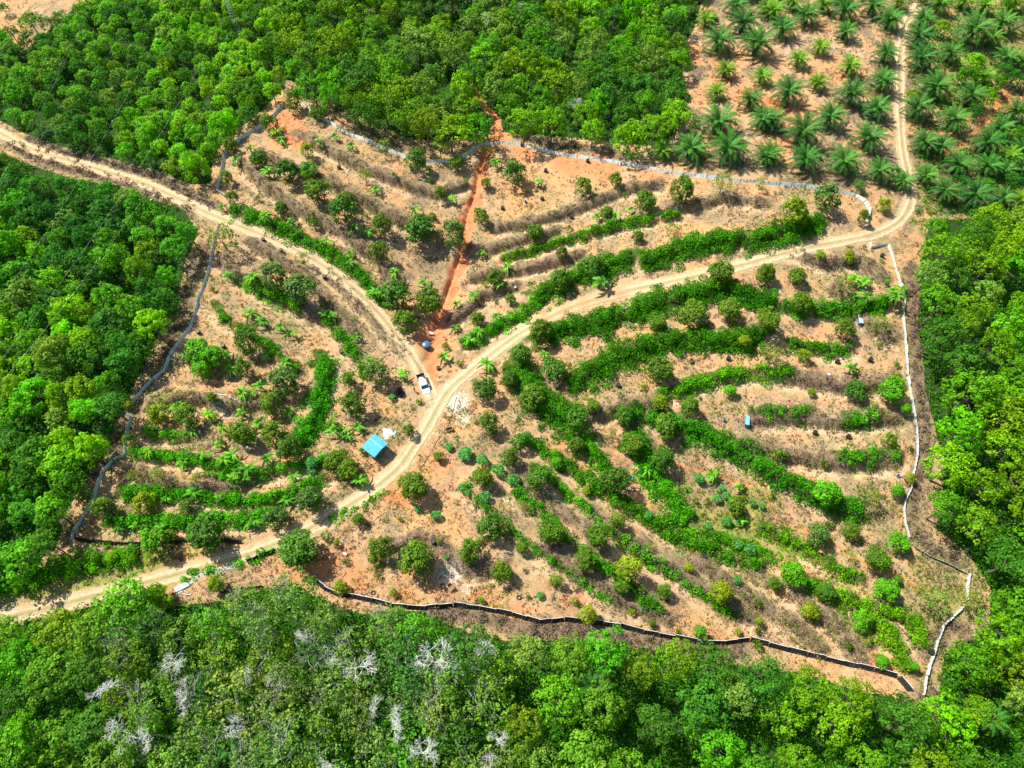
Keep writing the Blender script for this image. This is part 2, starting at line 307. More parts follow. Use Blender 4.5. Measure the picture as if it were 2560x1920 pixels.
# ------------------------------------------------------------------ materials
def newmat(name):
    m = bpy.data.materials.new(name); m.use_nodes = True; return m, m.node_tree, m.node_tree.nodes['Principled BSDF']
def N(t, kind, **k):
    n = t.nodes.new(kind)
    for a, b in k.items(): setattr(n, a, b)
    return n
def noise(t, scale, detail=6, rough=.6, dist=0.0, vec=None):
    n = N(t, 'ShaderNodeTexNoise'); n.inputs['Scale'].default_value = scale; n.inputs['Detail'].default_value = detail
    n.inputs['Roughness'].default_value = rough; n.inputs['Distortion'].default_value = dist
    if vec: t.links.new(vec, n.inputs['Vector'])
    return n.outputs['Fac']
def ramp(t, src, lo, hi):
    n = N(t, 'ShaderNodeMapRange'); n.clamp = True; n.interpolation_type = 'SMOOTHSTEP'
    n.inputs[1].default_value = lo; n.inputs[2].default_value = hi; t.links.new(src, n.inputs[0]); return n.outputs[0]
def mix(t, f, a, b):
    n = N(t, 'ShaderNodeMix', data_type='RGBA')
    for s_, x in ((n.inputs[0], f), (n.inputs[6], a), (n.inputs[7], b)):
        if isinstance(x, (int, float)): s_.default_value = x
        elif isinstance(x, tuple): s_.default_value = x + (1,)
        else: t.links.new(x, s_)
    return n.outputs[2]
def math_(t, op, a, b):
    n = N(t, 'ShaderNodeMath', operation=op)
    for s_, x in ((n.inputs[0], a), (n.inputs[1], b)):
        if isinstance(x, (int, float)): s_.default_value = x
        else: t.links.new(x, s_)
    return n.outputs[0]
def attr(t, name): n = N(t, 'ShaderNodeAttribute', attribute_name=name); return n.outputs['Fac']
def plain(name, col, rough=.6, metal=0, var=.12, scale=3.0):
    m, t, p = newmat(name); tc = N(t, 'ShaderNodeTexCoord')
    f = noise(t, scale, 5, .6, vec=tc.outputs['Object'])
    c = mix(t, ramp(t, f, .3, .7), tuple(x * (1 - var) for x in col), tuple(min(1, x * (1 + var)) for x in col))
    t.links.new(c, p.inputs['Base Color']); p.inputs['Roughness'].default_value = rough; p.inputs['Metallic'].default_value = metal
    return m
def leafmat(name, trans=.25, rough=.5, spec=.08, lo=(.40, .50, .40), hi=(3.1, 2.2, 1.5)):
    # colour of each tree comes from its object colour; each leaf clump varies in tone
    m, t, p = newmat(name); oi = N(t, 'ShaderNodeObjectInfo'); tn = attr(t, 'tone')
    dark = mix(t, 1.0, (0,0,0), (0,0,0)); 
    v1 = N(t, 'ShaderNodeVectorMath', operation='MULTIPLY'); t.links.new(oi.outputs['Color'], v1.inputs[0]); v1.inputs[1].default_value = lo
    v2 = N(t, 'ShaderNodeVectorMath', operation='MULTIPLY'); t.links.new(oi.outputs['Color'], v2.inputs[0]); v2.inputs[1].default_value = hi
    c = mix(t, tn, v1.outputs[0], v2.outputs[0])
    t.links.new(c, p.inputs['Base Color']); p.inputs['Roughness'].default_value = rough
    p.inputs['Specular IOR Level'].default_value = spec
    tr = N(t, 'ShaderNodeBsdfTranslucent'); v3 = N(t, 'ShaderNodeVectorMath', operation='MULTIPLY'); t.links.new(c, v3.inputs[0]); v3.inputs[1].default_value = (1.5, 1.5, .6)
    t.links.new(v3.outputs[0], tr.inputs[0])
    mx = N(t, 'ShaderNodeMixShader'); mx.inputs[0].default_value = trans
    t.links.new(p.outputs[0], mx.inputs[1]); t.links.new(tr.outputs[0], mx.inputs[2])
    t.links.new(mx.outputs[0], t.nodes['Material Output'].inputs[0]); return m
M_leaf = leafmat('broad_leaf', .28); M_gloss = leafmat('glossy_leaf', .18, .45, .16); M_palm = leafmat('palm_leaf', .2, .45, .2); M_creeper = leafmat('creeper_leaf', .38, .55, .1)
M_twig = leafmat('dry_twig', .05, .9, .05, (.45, .45, .45), (2.1, 2.0, 1.8))
M_bark = plain('bark', (.16, .12, .085), .9, 0, .4, 8); M_pale_bark = plain('pale_bark', (.60, .60, .55), .85, 0, .15, 6)
M_palmtrunk = plain('palm_trunk', (.10, .07, .045), .95, 0, .5, 6); M_stem = plain('banana_stem', (.16, .22, .07), .6, 0, .4, 5)

# ground
def ground_mat():
    m, t, p = newmat('orchard_soil'); tc = N(t, 'ShaderNodeTexCoord'); P = tc.outputs['Object']
    big = noise(t, .06, 4, .6, .6, P); big2 = noise(t, .11, 4, .6, 1.2, P); mid = noise(t, .45, 6, .65, .8, P); fine = noise(t, 2.2, 6, .7, .3, P); grit = noise(t, 7.0, 4, .7, 0, P)
    soil = mix(t, ramp(t, mid, .32, .68), (.41, .245, .115), (.54, .365, .195))
    soil = mix(t, ramp(t, fine, .5, .75), soil, (.73, .51, .31))
    warm = mix(t, ramp(t, fine, .3, .7), (.52, .26, .105), (.65, .38, .18)); soil = mix(t, ramp(t, math_(t, 'ADD', big, math_(t, 'MULTIPLY', math_(t, 'SUBTRACT', mid, .5), .4)), .44, .56), soil, warm)
    soil = mix(t, math_(t, 'MULTIPLY', attr(t, 'bench'), .65), soil, mix(t, ramp(t, fine, .3, .7), (.56, .39, .215), (.72, .56, .35)))
    red = mix(t, ramp(t, mid, .35, .65), (.56, .19, .075), (.68, .28, .12))
    rmask = ramp(t, math_(t, 'ADD', attr(t, 'red'), math_(t, 'MULTIPLY', math_(t, 'SUBTRACT', mid, .5), .9)), .25, .6)
    c = mix(t, rmask, soil, red)
    # thin dry grass / straw litter everywhere, in drifts; among the palms it also paints shade
    straw = mix(t, ramp(t, fine, .35, .65), (.18, .13, .07), (.40, .32, .17))
    sm = math_(t, 'ADD', math_(t, 'MULTIPLY', math_(t, 'SUBTRACT', big2, .5), 2.2), math_(t, 'ADD', math_(t, 'MULTIPLY', math_(t, 'SUBTRACT', mid, .5), 1.6), math_(t, 'MULTIPLY', math_(t, 'SUBTRACT', grit, .5), 1.4)))
    smask = ramp(t, math_(t, 'ADD', sm, math_(t, 'SUBTRACT', math_(t, 'MULTIPLY', attr(t, 'dry'), 1.0), math_(t, 'ADD', math_(t, 'MULTIPLY', attr(t, 'red'), .6), math_(t, 'MULTIPLY', attr(t, 'bench'), .35)))), -.12, .22)
    c = mix(t, math_(t, 'MULTIPLY', smask, .9), c, straw)
    brown = mix(t, ramp(t, fine, .3, .7), (.13, .085, .06), (.27, .19, .13))
    bm = ramp(t, math_(t, 'ADD', attr(t, 'dry'), math_(t, 'MULTIPLY', math_(t, 'SUBTRACT', fine, .5), 2.0)), .45, 1.0)
    c = mix(t, math_(t, 'MULTIPLY', bm, .8), c, brown)
    pale = mix(t, ramp(t, fine, .3, .7), (.5, .46, .36), (.72, .68, .56))
    pm = ramp(t, math_(t, 'ADD', attr(t, 'pale'), math_(t, 'MULTIPLY', math_(t, 'SUBTRACT', fine, .5), 1.4)), .35, .85)
    c = mix(t, math_(t, 'MULTIPLY', pm, .8), c, pale)
    gr = mix(t, ramp(t, fine, .3, .7), (.16, .22, .03), (.36, .34, .09))
    gm = ramp(t, math_(t, 'ADD', attr(t, 'grass'), math_(t, 'MULTIPLY', math_(t, 'SUBTRACT', fine, .5), 1.5)), .3, .75)
    c = mix(t, math_(t, 'MULTIPLY', gm, .85), c, gr)
    gd = mix(t, ramp(t, fine, .3, .7), (.02, .07, .008), (.07, .15, .015))
    c = mix(t, ramp(t, math_(t, 'ADD', attr(t, 'green'), math_(t, 'MULTIPLY', math_(t, 'SUBTRACT', fine, .5), 2.2)), .45, 1.0), c, gd)
    wd = mix(t, ramp(t, fine, .3, .7), (.02, .05, .012), (.05, .10, .02))
    c = mix(t, ramp(t, attr(t, 'wood'), .3, .7), c, wd)
    sand = mix(t, ramp(t, fine, .3, .7), (.58, .42, .25), (.78, .62, .40))
    rm = ramp(t, math_(t, 'ADD', attr(t, 'road'), math_(t, 'MULTIPLY', math_(t, 'SUBTRACT', fine, .5), .8)), .3, .8)
    c = mix(t, rm, c, sand)
    t.links.new(c, p.inputs['Base Color']); p.inputs['Roughness'].default_value = .95; p.inputs['Specular IOR Level'].default_value = .1
    b = N(t, 'ShaderNodeBump'); b.inputs['Strength'].default_value = .9; b.inputs['Distance'].default_value = .28
    t.links.new(math_(t, 'ADD', math_(t, 'MULTIPLY', grit, .5), fine), b.inputs['Height']); t.links.new(b.outputs[0], p.inputs['Normal'])
    return m
nx, ny = XX.shape
idx = np.arange(nx * ny).reshape(nx, ny)
quads = np.stack([idx[:-1, :-1], idx[1:, :-1], idx[1:, 1:], idx[:-1, 1:]], -1).reshape(-1, 4)
gme = mk_mesh('ground', np.stack([XX, YY, ZZ], -1), quads, ground_mat(), smooth=True,
    extra=dict(red=m_red, dry=m_dry_shade, grass=m_grass, pale=m_pale, green=m_green, wood=m_wood, bench=bench, road=m_road * .55))
tag(obj('ground', gme), 'terraced orchard slope of peach and red soil with dry grass', 'ground', kind='structure')

# roads: draped ribbons
def catmull(pts, step):
    P = [Vector(p) for p in pts]; out = []
    for i in range(len(P) - 1):
        a = P[max(i - 1, 0)]; b = P[i]; c = P[i + 1]; d = P[min(i + 2, len(P) - 1)]
        n = max(1, int((c - b).length / step))
        for k in range(n):
            s = k / n
            out.append(.5 * ((2 * b) + (c - a) * s + (2 * a - 5 * b + 4 * c - d) * s * s + (3 * b - a - 3 * c + d) * s ** 3))
    out.append(P[-1]); return out
def road_mat(name, redzones, cw=1.0):
    m, t, p = newmat(name); tc = N(t, 'ShaderNodeTexCoord'); P = tc.outputs['Object']
    fine = noise(t, 2.0, 6, .7, .3, P); mid = noise(t, .35, 5, .6, .5, P); u = attr(t, 'across'); r = attr(t, 'redness')
    sand = mix(t, ramp(t, fine, .3, .7), (.47, .325, .18), (.68, .52, .31))
    au = math_(t, 'ABSOLUTE', u, 0); rut = math_(t, 'ABSOLUTE', math_(t, 'SUBTRACT', au, .5), 0)
    cen = ramp(t, math_(t, 'ADD', rut, math_(t, 'MULTIPLY', math_(t, 'SUBTRACT', fine, .5), .5)), .18, .42)
    dirt = mix(t, ramp(t, mid, .35, .6), (.40, .27, .14), (.30, .27, .11))
    c = mix(t, math_(t, 'MULTIPLY', cen, math_(t, 'ADD', .45, math_(t, 'MULTIPLY', mid, .9))), sand, dirt)
    c = mix(t, math_(t, 'MULTIPLY', ramp(t, mid, .5, .68), .55), c, (.40, .27, .15))
    c = mix(t, ramp(t, math_(t, 'ADD', r, math_(t, 'MULTIPLY', math_(t, 'SUBTRACT', fine, .5), .8)), .4, .8), c, (.46, .22, .10))
    t.links.new(c, p.inputs['Base Color']); p.inputs['Roughness'].default_value = .95; p.inputs['Specular IOR Level'].default_value = .1
    b = N(t, 'ShaderNodeBump'); b.inputs['Strength'].default_value = .8; b.inputs['Distance'].default_value = .15
    t.links.new(math_(t, 'ADD', fine, math_(t, 'MULTIPLY', rut, 1.5)), b.inputs['Height']); t.links.new(b.outputs[0], p.inputs['Normal'])
    return m
def ribbon(name, pts, width, mat, label, lift, redf, ruts=True):
    wp = [at(p[0], p[1]) for p in pts]; cl = catmull([(a, b, 0) for a, b, c in wp], .6)
    K = 15; V_ = []; ac = []; rd = []
    for i, p in enumerate(cl):
        d = (cl[min(i + 2, len(cl) - 1)] - cl[max(i - 2, 0)]).normalized(); nrm = Vector((-d.y, d.x, 0))
        wl = width * (1 + .22 * (float(vnoise(np.array(i * .13), np.array(3.0 + lift * 90))) - .5)) + .2 * random.uniform(-1, 1) + .5 * (float(fbm(np.array(i * .35), np.array(9.0), 3)) - .44)
        for k in range(K):
            a = -1 + 2 * k / (K - 1); q = p + nrm * a * wl * (1 if abs(a) < 1 else 1 + random.uniform(-.07, .07))
            z = float(H(q.x, q.y)); rut = math.exp(-((abs(a) - .5) / .16) ** 2) * (.07 if ruts else 0)
            V_.append((q.x, q.y, z + lift + (.06 - rut) * (1 - abs(a) ** 3) - .10 * (abs(a) > .97))); ac.append(a); rd.append(redf(q.x, q.y))
    ix = np.arange(len(cl) * K).reshape(len(cl), K)
    q = np.stack([ix[:-1, :-1], ix[:-1, 1:], ix[1:, 1:], ix[1:, :-1]], -1).reshape(-1, 4)[:, ::-1]
    me = mk_mesh(name, np.array(V_), q, mat, smooth=True, extra=dict(across=ac, redness=rd))
    tag(obj(name, me), label, 'road', kind='structure')
rz = [at0(*OV([p])[0]) for p in [(1180,690),(1220,670),(1260,655),(1300,645),(1340,635)]]
def redf_b(x, y): return max(math.exp(-((x - a) ** 2 + (y - b) ** 2) / 30.) for a, b in rz) * .62
M_road = road_mat('sandy_track', None)
ribbon('dirt_road', road_b, 1.75, M_road, 'pale sandy two rut road crossing from top right to bottom left', .07, redf_b)
ribbon('dirt_track', road_a, 1.7, M_road, 'narrower sandy track from the left edge to the junction', .045, lambda x, y: .42 if x < -62 else .22)

# ------------------------------------------------------------------ foliage generators
def leaves(c, nrm, size, aspect=1.5, jit=.6, r=None):
    """rhombic leaf faces: centres, rough normals, sizes"""
    r = r or rng; n = len(c)
    nn = nrm + r.normal(0, jit, (n, 3)); nn /= np.linalg.norm(nn, axis=1, keepdims=True) + 1e-9
    a = r.normal(0, 1, (n, 3)); a -= nn * (a * nn).sum(1, keepdims=True); a /= np.linalg.norm(a, axis=1, keepdims=True) + 1e-9
    b = np.cross(nn, a); s = size[:, None]
    v = np.stack([c - a * s * aspect * .5, c - b * s * .5 + nn * s * .1, c + a * s * aspect * .5, c + b * s * .5 + nn * s * .1], 1)
    return v.reshape(-1, 3), np.arange(4 * n).reshape(n, 4)
def sph(n, r, zmin=-1.0):
    z = r.uniform(zmin, 1, n); a = r.uniform(0, 2 * math.pi, n); q = np.sqrt(np.maximum(0, 1 - z * z))
    return np.stack([q * np.cos(a), q * np.sin(a), z], 1)
def crown(name, seed, mat, big=9, small=15, per=28, leaf=.07, vert=.8, bigr=(.34, .50), smr=(.10, .19), zmin=-.2, hole=.0, jit=.5):
    """leafy crown: a few big boughs, each carrying many small leaf clusters"""
    r = np.random.default_rng(seed); C = []; Nn = []; Sz = []; Tn = []
    d = sph(big, r, zmin)
    for _ in range(14):
        diff = d[:, None] - d[None]; q = (diff ** 2).sum(-1) + .02; d = d + (diff / q[..., None] ** 1.5).sum(1) * .012
        d /= np.linalg.norm(d, axis=1, keepdims=True)
    d = np.vstack([d, [[0, 0, .6]]]); sc = np.array([1, 1, vert])
    for bi, bd in enumerate(d):
        br = r.uniform(*bigr); bc = bd * (1 - br) * r.uniform(.82, 1.18); bt = r.random() * .3
        p = sph(small, r); out = bc / (np.linalg.norm(bc) + 1e-6)
        for k in range(small):
            if p[k] @ out < -.35 or (p[k][2] < -.55): continue
            if r.random() < hole: continue
            c = bc + p[k] * br * r.uniform(.72, 1.12); lr = r.uniform(*smr); n = int(per * (lr / np.mean(smr)) ** 1.6)
            q = sph(n, r); q = q[(q @ out > -.5) & (q[:, 2] > -.55)]; n = len(q)
            C.append(c + q * lr * r.uniform(.7, 1.1, (n, 1))); Nn.append(q * .75 + p[k] * .3 + out * .2 + np.array([0, 0, .35]))
            Sz.append(leaf * r.uniform(.6, 1.35, n)); Tn.append(np.clip(bt + r.random() * .35 + r.random(n) * .38 + .12 * q[:, 2], 0, 1))
    C = np.vstack(C) * sc; v, f = leaves(C, np.vstack(Nn), np.concatenate(Sz), jit=jit, r=r)
    return mk_mesh(name, v, f, mat, np.concatenate(Tn))
def bare(seed, depth=5, thick=.03, fine=.5, nb=(2, 3, 3), name='branches'):
    r = random.Random(seed); b = MB(); ends = []
    def grow(p, d, L, rad, k):
        bend = Vector((r.uniform(-1, 1), r.uniform(-1, 1), r.uniform(-.6, 1))) * L * .12
        q = p + d * L + bend; b.tube([p, p + d * L * .5 - bend * .4, q], [rad, rad * .8, rad * .6], 3 if k > 2 else 5, False); ends.append(q)
        if k >= depth: return
        for i in range(r.choice(nb) if k else 6):
            nd = (d * .9 + Vector((r.gauss(0, 1), r.gauss(0, 1), r.gauss(.1, .5))) * (.55 if k else 1.0)).normalized(); nd.z = max(nd.z, -.05)
            grow(q if i else p + d * L * .75, nd.normalized(), L * r.uniform(.62, .88), rad * fine ** .55, k + 1)
    grow(Vector((0, 0, 0)), Vector((0, 0, 1)), .45, thick, 0)
    R_ = sorted(math.hypot(e.x, e.y) for e in ends)[int(len(ends) * .95)]
    b.v = [(x / R_, y / R_, z / R_) for x, y, z in b.v]; return b.mesh(name, M_pale_bark)
def trunk_mesh(seed, ht, rad, spread, mat, limbs=6, n=6, top=None):
    r = random.Random(seed); b = MB(); lean = (r.uniform(-.08, .08) * ht, r.uniform(-.08, .08) * ht)
    top = top or ht
    b.tube([(0, 0, -.4), (lean[0] * .3, lean[1] * .3, ht * .35), (lean[0] * .7, lean[1] * .7, ht * .7), (lean[0], lean[1], top)], [rad * 1.25, rad, rad * .75, rad * .35], n)
    for k in range(limbs):
        a = 2 * math.pi * k / limbs + r.uniform(-.4, .4); z0 = ht * r.uniform(.38, .72); q = z0 / ht; x0, y0 = lean[0] * q, lean[1] * q
        L = spread * r.uniform(.6, .95); z1 = z0 + L * r.uniform(.3, .8)
        b.tube([(x0, y0, z0), (x0 + math.cos(a) * L * .5, y0 + math.sin(a) * L * .5, z0 + (z1 - z0) * .6), (x0 + math.cos(a) * L, y0 + math.sin(a) * L, z1)], [rad * .5, rad * .32, rad * .12], 5)
    return b.mesh('trunk', mat)

# unit crowns (radius about 1)
ORCH = [crown('crown', 100 + i, M_gloss, (12, 9, 11, 8, 12, 10, 9, 11)[i], 26, 27, .098, (1.05, 1.2, .9, 1.1, .95, 1.25, 1.0, 1.15)[i], (.32 + .02 * (i % 3), .54), (.12, .24), -.7, (.02, .06, .04, .10, .03, .08, .12, .05)[i]) for i in range(8)]
FOREST = [crown('crown', 200 + i, M_leaf, 10, 22, 26, .066, .82, (.32, .50), (.09, .17), -.15, .05) for i in range(8)]
BUSHY = [crown('crown', 300 + i, M_creeper, 9, 20, 24, .092, .85, (.30, .52), (.12, .22), -.2, .08) for i in range(7)]
RUBBER = [crown('crown', 400 + i, M_leaf, 13, 22, 16, .064, .85, (.28, .44), (.08, .16), -.1, .22, .7) for i in range(6)]
THIN = [crown('crown', 500 + i, M_leaf, 10, 18, 17, .085, 1.0, (.32, .46), (.12, .24), -.5, .25, .9) for i in range(3)]
ORCH_T = [trunk_mesh(i, 1.1, .055, .8, M_bark) for i in range(3)]
FOR_T = [trunk_mesh(20 + i, 1.7, .05, .75, M_bark) for i in range(3)]
def rub_trunk(i):
    me = bare(60 + i, 4, .028, .5, (2, 2, 3), 'trunk'); n = len(me.vertices); co = np.empty(n * 3, np.float32); me.vertices.foreach_get('co', co); co = co.reshape(-1, 3)
    co[:, :2] *= .92; co[:, 2] = co[:, 2] * .62 + .92; m2 = MB(); m2.v = [tuple(map(float, q)) for q in co]; m2.f = [tuple(p.vertices) for p in me.polygons]
    m2.tube([(0, 0, -.3), (.02, 0, .95)], [.05, .035], 6); return m2.mesh('trunk', M_greybark)
M_greybark = plain('grey_bark', (.25, .26, .19), .9, 0, .25, 6)
RUB_T = [rub_trunk(i) for i in range(4)]

# ------------------------------------------------------------------ labels that single out
MARKS = [('the blue roofed hut', 936, 1114), ('the white pickup', 1058, 957), ('the round blue water tank', 1066, 862), ('the light blue trough', 1867, 1050), ('the white trough', 2148, 797),
 ("the grey fence's top corner", 717, 262), ("the grey fence's left corner", 548, 475), ("the gully top", 1212, 360), ("the grey fence's right end", 2167, 540),
 ("the right road bend", 2270, 540), ("the white fence's top", 2220, 610), ("the left fence's top", 548, 575), ("the left fence's middle", 470, 830), ('the kink in the left fence', 325, 1030),
 ("the lower left fence corner", 185, 1350), ("the roadside black fence end", 603, 1362), ("the collapsed fence", 450, 1490), ("the black fence's first peak", 1135, 1520), ("the black fence's middle", 1465, 1558),
 ("the black fence's last peak", 1875, 1606), ("the black fence's right end", 2266, 1730), ("the fence's outer right corner", 2420, 1435), ('the white fence foot', 2307, 1735), ("the white fence's middle", 2280, 1060),
 ("the white fence's bend", 2270, 1340), ('the oil palm block', 1900, 200), ("the red cutting", 2440, 300), ('the lattice mast', 600, 90), ('the red footpath gap', 1230, 280), ("the bare corner field", 70, 20),
 ("the red stream", 1790, 1180), ('the wooden crate', 1128, 1468), ("the grey fence's middle", 1640, 420), ('the top edge centre', 1100, 0), ('the bottom edge centre', 1280, 1920), ('the bottom left corner', 0, 1920), ('the bottom right corner', 2560, 1920),
 ('the left edge middle', 0, 900), ('the right edge middle', 2560, 1000), ("the lower edge's left half", 700, 1920), ("the lower edge's right half", 1900, 1920), ("the lone wood palm", 1484, 1720), ("the upper left thicket's centre", 330, 250), ("the left edge track", 40, 350), ("the lower left road end", 30, 1530), ('the middle of the gully', 1165, 590)]
ORDN = ['nearest', 'second nearest', 'third nearest', 'fourth nearest', 'fifth nearest', 'sixth nearest', 'seventh nearest', 'eighth nearest', 'ninth nearest', 'tenth nearest', 'eleventh nearest', 'twelfth nearest']
PENDING = []       # (object, px, py, look, noun)
def later(o, u, v, look, noun): PENDING.append((o, u, v, look, noun))
def finish_labels():
    cells = {}
    for o, u, v, look, noun in PENDING:
        d = [(math.hypot(u - m[1], v - m[2]), k) for k, m in enumerate(MARKS)]; dist, k = min(d)
        dx, dy = u - MARKS[k][1], v - MARKS[k][2]
        sec = ('right of' if dx > 0 else 'left of') if abs(dx) > abs(dy) else ('below' if dy > 0 else 'above')
        cells.setdefault((noun, k, sec), []).append((dist, o, look))
    for (noun, k, sec), L in cells.items():
        L.sort(key=lambda q: q[0])
        for i, (dist, o, look) in enumerate(L):
            rk = ORDN[i] if i < len(ORDN) else '%dth nearest' % (i + 1)
            o['label'] = ' '.join(('%s %s, %s %s %s' % (look, noun, rk, sec, MARKS[k][0])).split())
def inside(o_u, o_v, mar=25): return -mar < o_u < 2560 + mar and -mar < o_v < 1920 + mar

def place_tree(kind, crowns, trunks, u, v, rw, ck, color, look, noun, cat, group, vs=1.0, lowf=1.0, seedrot=None):
    """crown centre seen at photo pixel (u, v); rw = crown radius in metres; ck = crown centre height / radius"""
    hc = rw * ck
    x, y, z = at(u, v, hc)
    t = empty(kind, (x, y, z)); cr = obj('crown', random.choice(crowns), t); cr.location = (0, 0, hc)
    cr.scale = (rw * random.uniform(.86, 1.14), rw * random.uniform(.86, 1.14), rw * vs); cr.rotation_euler = (random.uniform(-.2, .2), random.uniform(-.2, .2), random.uniform(0, 6.28))
    cr.color = tuple(color) + (1,)
    tr = obj('trunk', random.choice(trunks), t); s = hc / ck; tr.scale = (s, s, s * ck / 1.35 * lowf)
    tag(t, None, cat, group); later(t, u, v, look, noun)
    return t

# ------------------------------------------------------------------ orchard trees: tile, x, y, radius (tile px), tone
# tones: o olive, g green, p pale grey green, y yellow, b bright, d dark grey green
TONE = {'o': ((.050, .135, .008), 'olive green'), 'g': ((.034, .125, .010), 'deep green'), 'p': ((.125, .22, .045), 'pale thin leaved'), 'y': ((.105, .205, .008), 'yellowish'), 'b': ((.05, .24, .006), 'bright green'), 'd': ((.046, .13, .026), 'grey green')}
OT = {
 (0,0): [(1500,940,42,'o'),(1465,1150,36,'o'),(1505,1280,40,'o'),(1435,1550,78,'p')],
 (1,0): [(235,655,50,'o'),(395,735,45,'o'),(85,800,50,'o'),(20,1030,46,'g'),(200,1115,62,'g'),(390,1230,66,'o'),(165,1350,45,'o'),(365,1440,32,'o'),(560,1360,74,'g'),(600,1290,40,'o'),(705,1140,46,'p'),(810,1450,62,'o'),(1035,1030,62,'g'),(1300,1050,45,'o'),(830,950,45,'p'),(1195,1255,36,'o'),(1065,1490,90,'g'),(1275,1520,80,'d'),(1490,1185,29,'o'),(1455,1405,46,'o'),(1500,985,30,'p'),(800,1620,50,'o'),(330,975,44,'y'),(340,1100,50,'b')],
 (2,0): [(15,1120,80,'g'),(460,1215,56,'o'),(675,1165,43,'o'),(858,1305,58,'o'),(1100,1225,68,'o'),(1365,1190,64,'p'),(615,1375,36,'o'),(150,1510,46,'o'),(815,1530,36,'o'),(1035,1480,35,'p'),(325,1640,36,'o'),(1610,1190,36,'p')],
 (3,0): [(385,1280,82,'d'),(165,1370,76,'y'),(620,1410,42,'o'),(750,1330,36,'y'),(530,1640,24,'y'),(340,1650,30,'y')],
 (0,1): [(1020,1020,60,'y'),(1210,1040,58,'o'),(1570,1140,70,'o'),(1600,560,72,'o'),(1580,720,56,'o'),(1370,920,32,'o'),(830,1190,36,'o'),(860,1430,40,'p'),(1020,1420,50,'p'),(665,1630,62,'o'),(930,1600,62,'y'),(1210,1620,42,'o'),(1280,620,75,'b'),(1380,660,70,'b'),(1310,740,55,'b'),(1140,1220,36,'p'),(1270,1450,36,'p'),(830,960,30,'y')],
 (1,1): [(110,130,84,'d'),(285,210,105,'d'),(300,20,42,'p'),(905,265,108,'g'),(1120,290,76,'o'),(965,430,80,'o'),(785,752,84,'d'),(605,800,46,'o'),(175,810,86,'d'),(100,950,70,'o'),(640,960,76,'g'),(110,1150,70,'o'),(215,1250,70,'o'),(520,1330,68,'o'),(590,1380,58,'o'),(1490,860,66,'g'),(1640,800,52,'g'),(1510,1080,62,'o'),(985,1130,36,'o'),(1185,1300,30,'o'),(1470,1435,60,'o'),(1020,1490,92,'o'),(1430,410,42,'o'),(1550,140,50,'o'),(1640,1300,62,'o'),(345,1580,84,'d'),(1650,280,32,'o')],
 (2,1): [(180,490,82,'o'),(265,730,70,'g'),(60,640,62,'g'),(140,920,66,'o'),(320,150,60,'o'),(530,60,62,'g'),(1170,365,70,'o'),(1415,350,60,'o'),(940,430,50,'o'),(1350,110,62,'o'),(1640,110,60,'o'),(955,735,68,'o'),(430,1060,70,'g'),(525,965,40,'o'),(1150,975,56,'o'),(960,950,52,'y'),(1415,870,33,'b'),(1000,1105,68,'o'),(640,1160,36,'p'),(780,1220,65,'o'),(415,1235,52,'o'),(975,1330,66,'g'),(965,1270,44,'o'),(50,1200,56,'g'),(180,1440,76,'g'),(675,1450,76,'g'),(730,1030,62,'g'),(480,1520,26,'y'),(1450,1620,54,'o'),(60,1620,36,'p'),(290,1340,36,'b'),(1510,550,36,'y')],
 (3,1): [(0,110,50,'o'),(190,130,46,'o'),(0,410,66,'o'),(215,300,56,'o'),(500,465,56,'o'),(720,440,60,'p'),(30,640,66,'p'),(230,650,38,'y'),(570,870,58,'g'),(805,865,74,'b'),(280,880,23,'y'),(785,1190,42,'o'),(70,1290,38,'o'),(895,985,32,'b'),(380,1530,70,'b'),(490,180,60,'p'),(650,1560,66,'p'),(530,20,26,'y'),(920,1435,33,'y'),(770,170,15,'b'),(375,1355,16,'y'),(840,1520,40,'b')],
 (0,2): [(1010,190,76,'b'),(1330,150,98,'g'),(1400,460,50,'y'),(1100,150,36,'o')],
 (1,2): [(270,240,118,'g'),(125,45,80,'d'),(810,225,66,'o'),(760,292,34,'o'),(1035,310,112,'o'),(1390,240,72,'o'),(1590,390,62,'o'),(665,50,36,'o'),(930,40,16,'y'),(545,485,42,'y'),(890,520,24,'y'),(1520,100,76,'g'),(520,200,20,'y'),(1460,570,18,'b')],
 (2,2): [(250,130,76,'o'),(560,150,70,'o'),(470,320,60,'o'),(760,370,76,'y'),(705,490,42,'o'),(985,510,48,'o'),(1360,520,70,'y'),(60,230,36,'o'),(290,445,40,'o'),(490,660,56,'y'),(1215,770,38,'b'),(1150,360,30,'y'),(910,720,20,'o'),(690,50,50,'o'),(1600,710,26,'y'),(1465,780,20,'y'),(885,220,26,'p')],
 (3,2): [(320,150,66,'d'),(535,120,50,'o'),(840,200,60,'b'),(710,300,66,'o'),(165,400,88,'b'),(270,640,52,'y'),(770,510,66,'b'),(380,520,54,'g'),(610,700,56,'b'),(50,460,36,'o'),(990,500,30,'p'),(1080,580,76,'p'),(1320,570,70,'p'),(540,300,36,'p'),(950,1000,26,'b'),(740,970,36,'b'),(840,440,26,'o')]}
def jitc(c, a=.12):
    k = random.uniform(1 - a, 1 + a); return (c[0] * k * random.uniform(1 - a, 1 + a), c[1] * k, c[2] * k * random.uniform(1 - a, 1 + a))
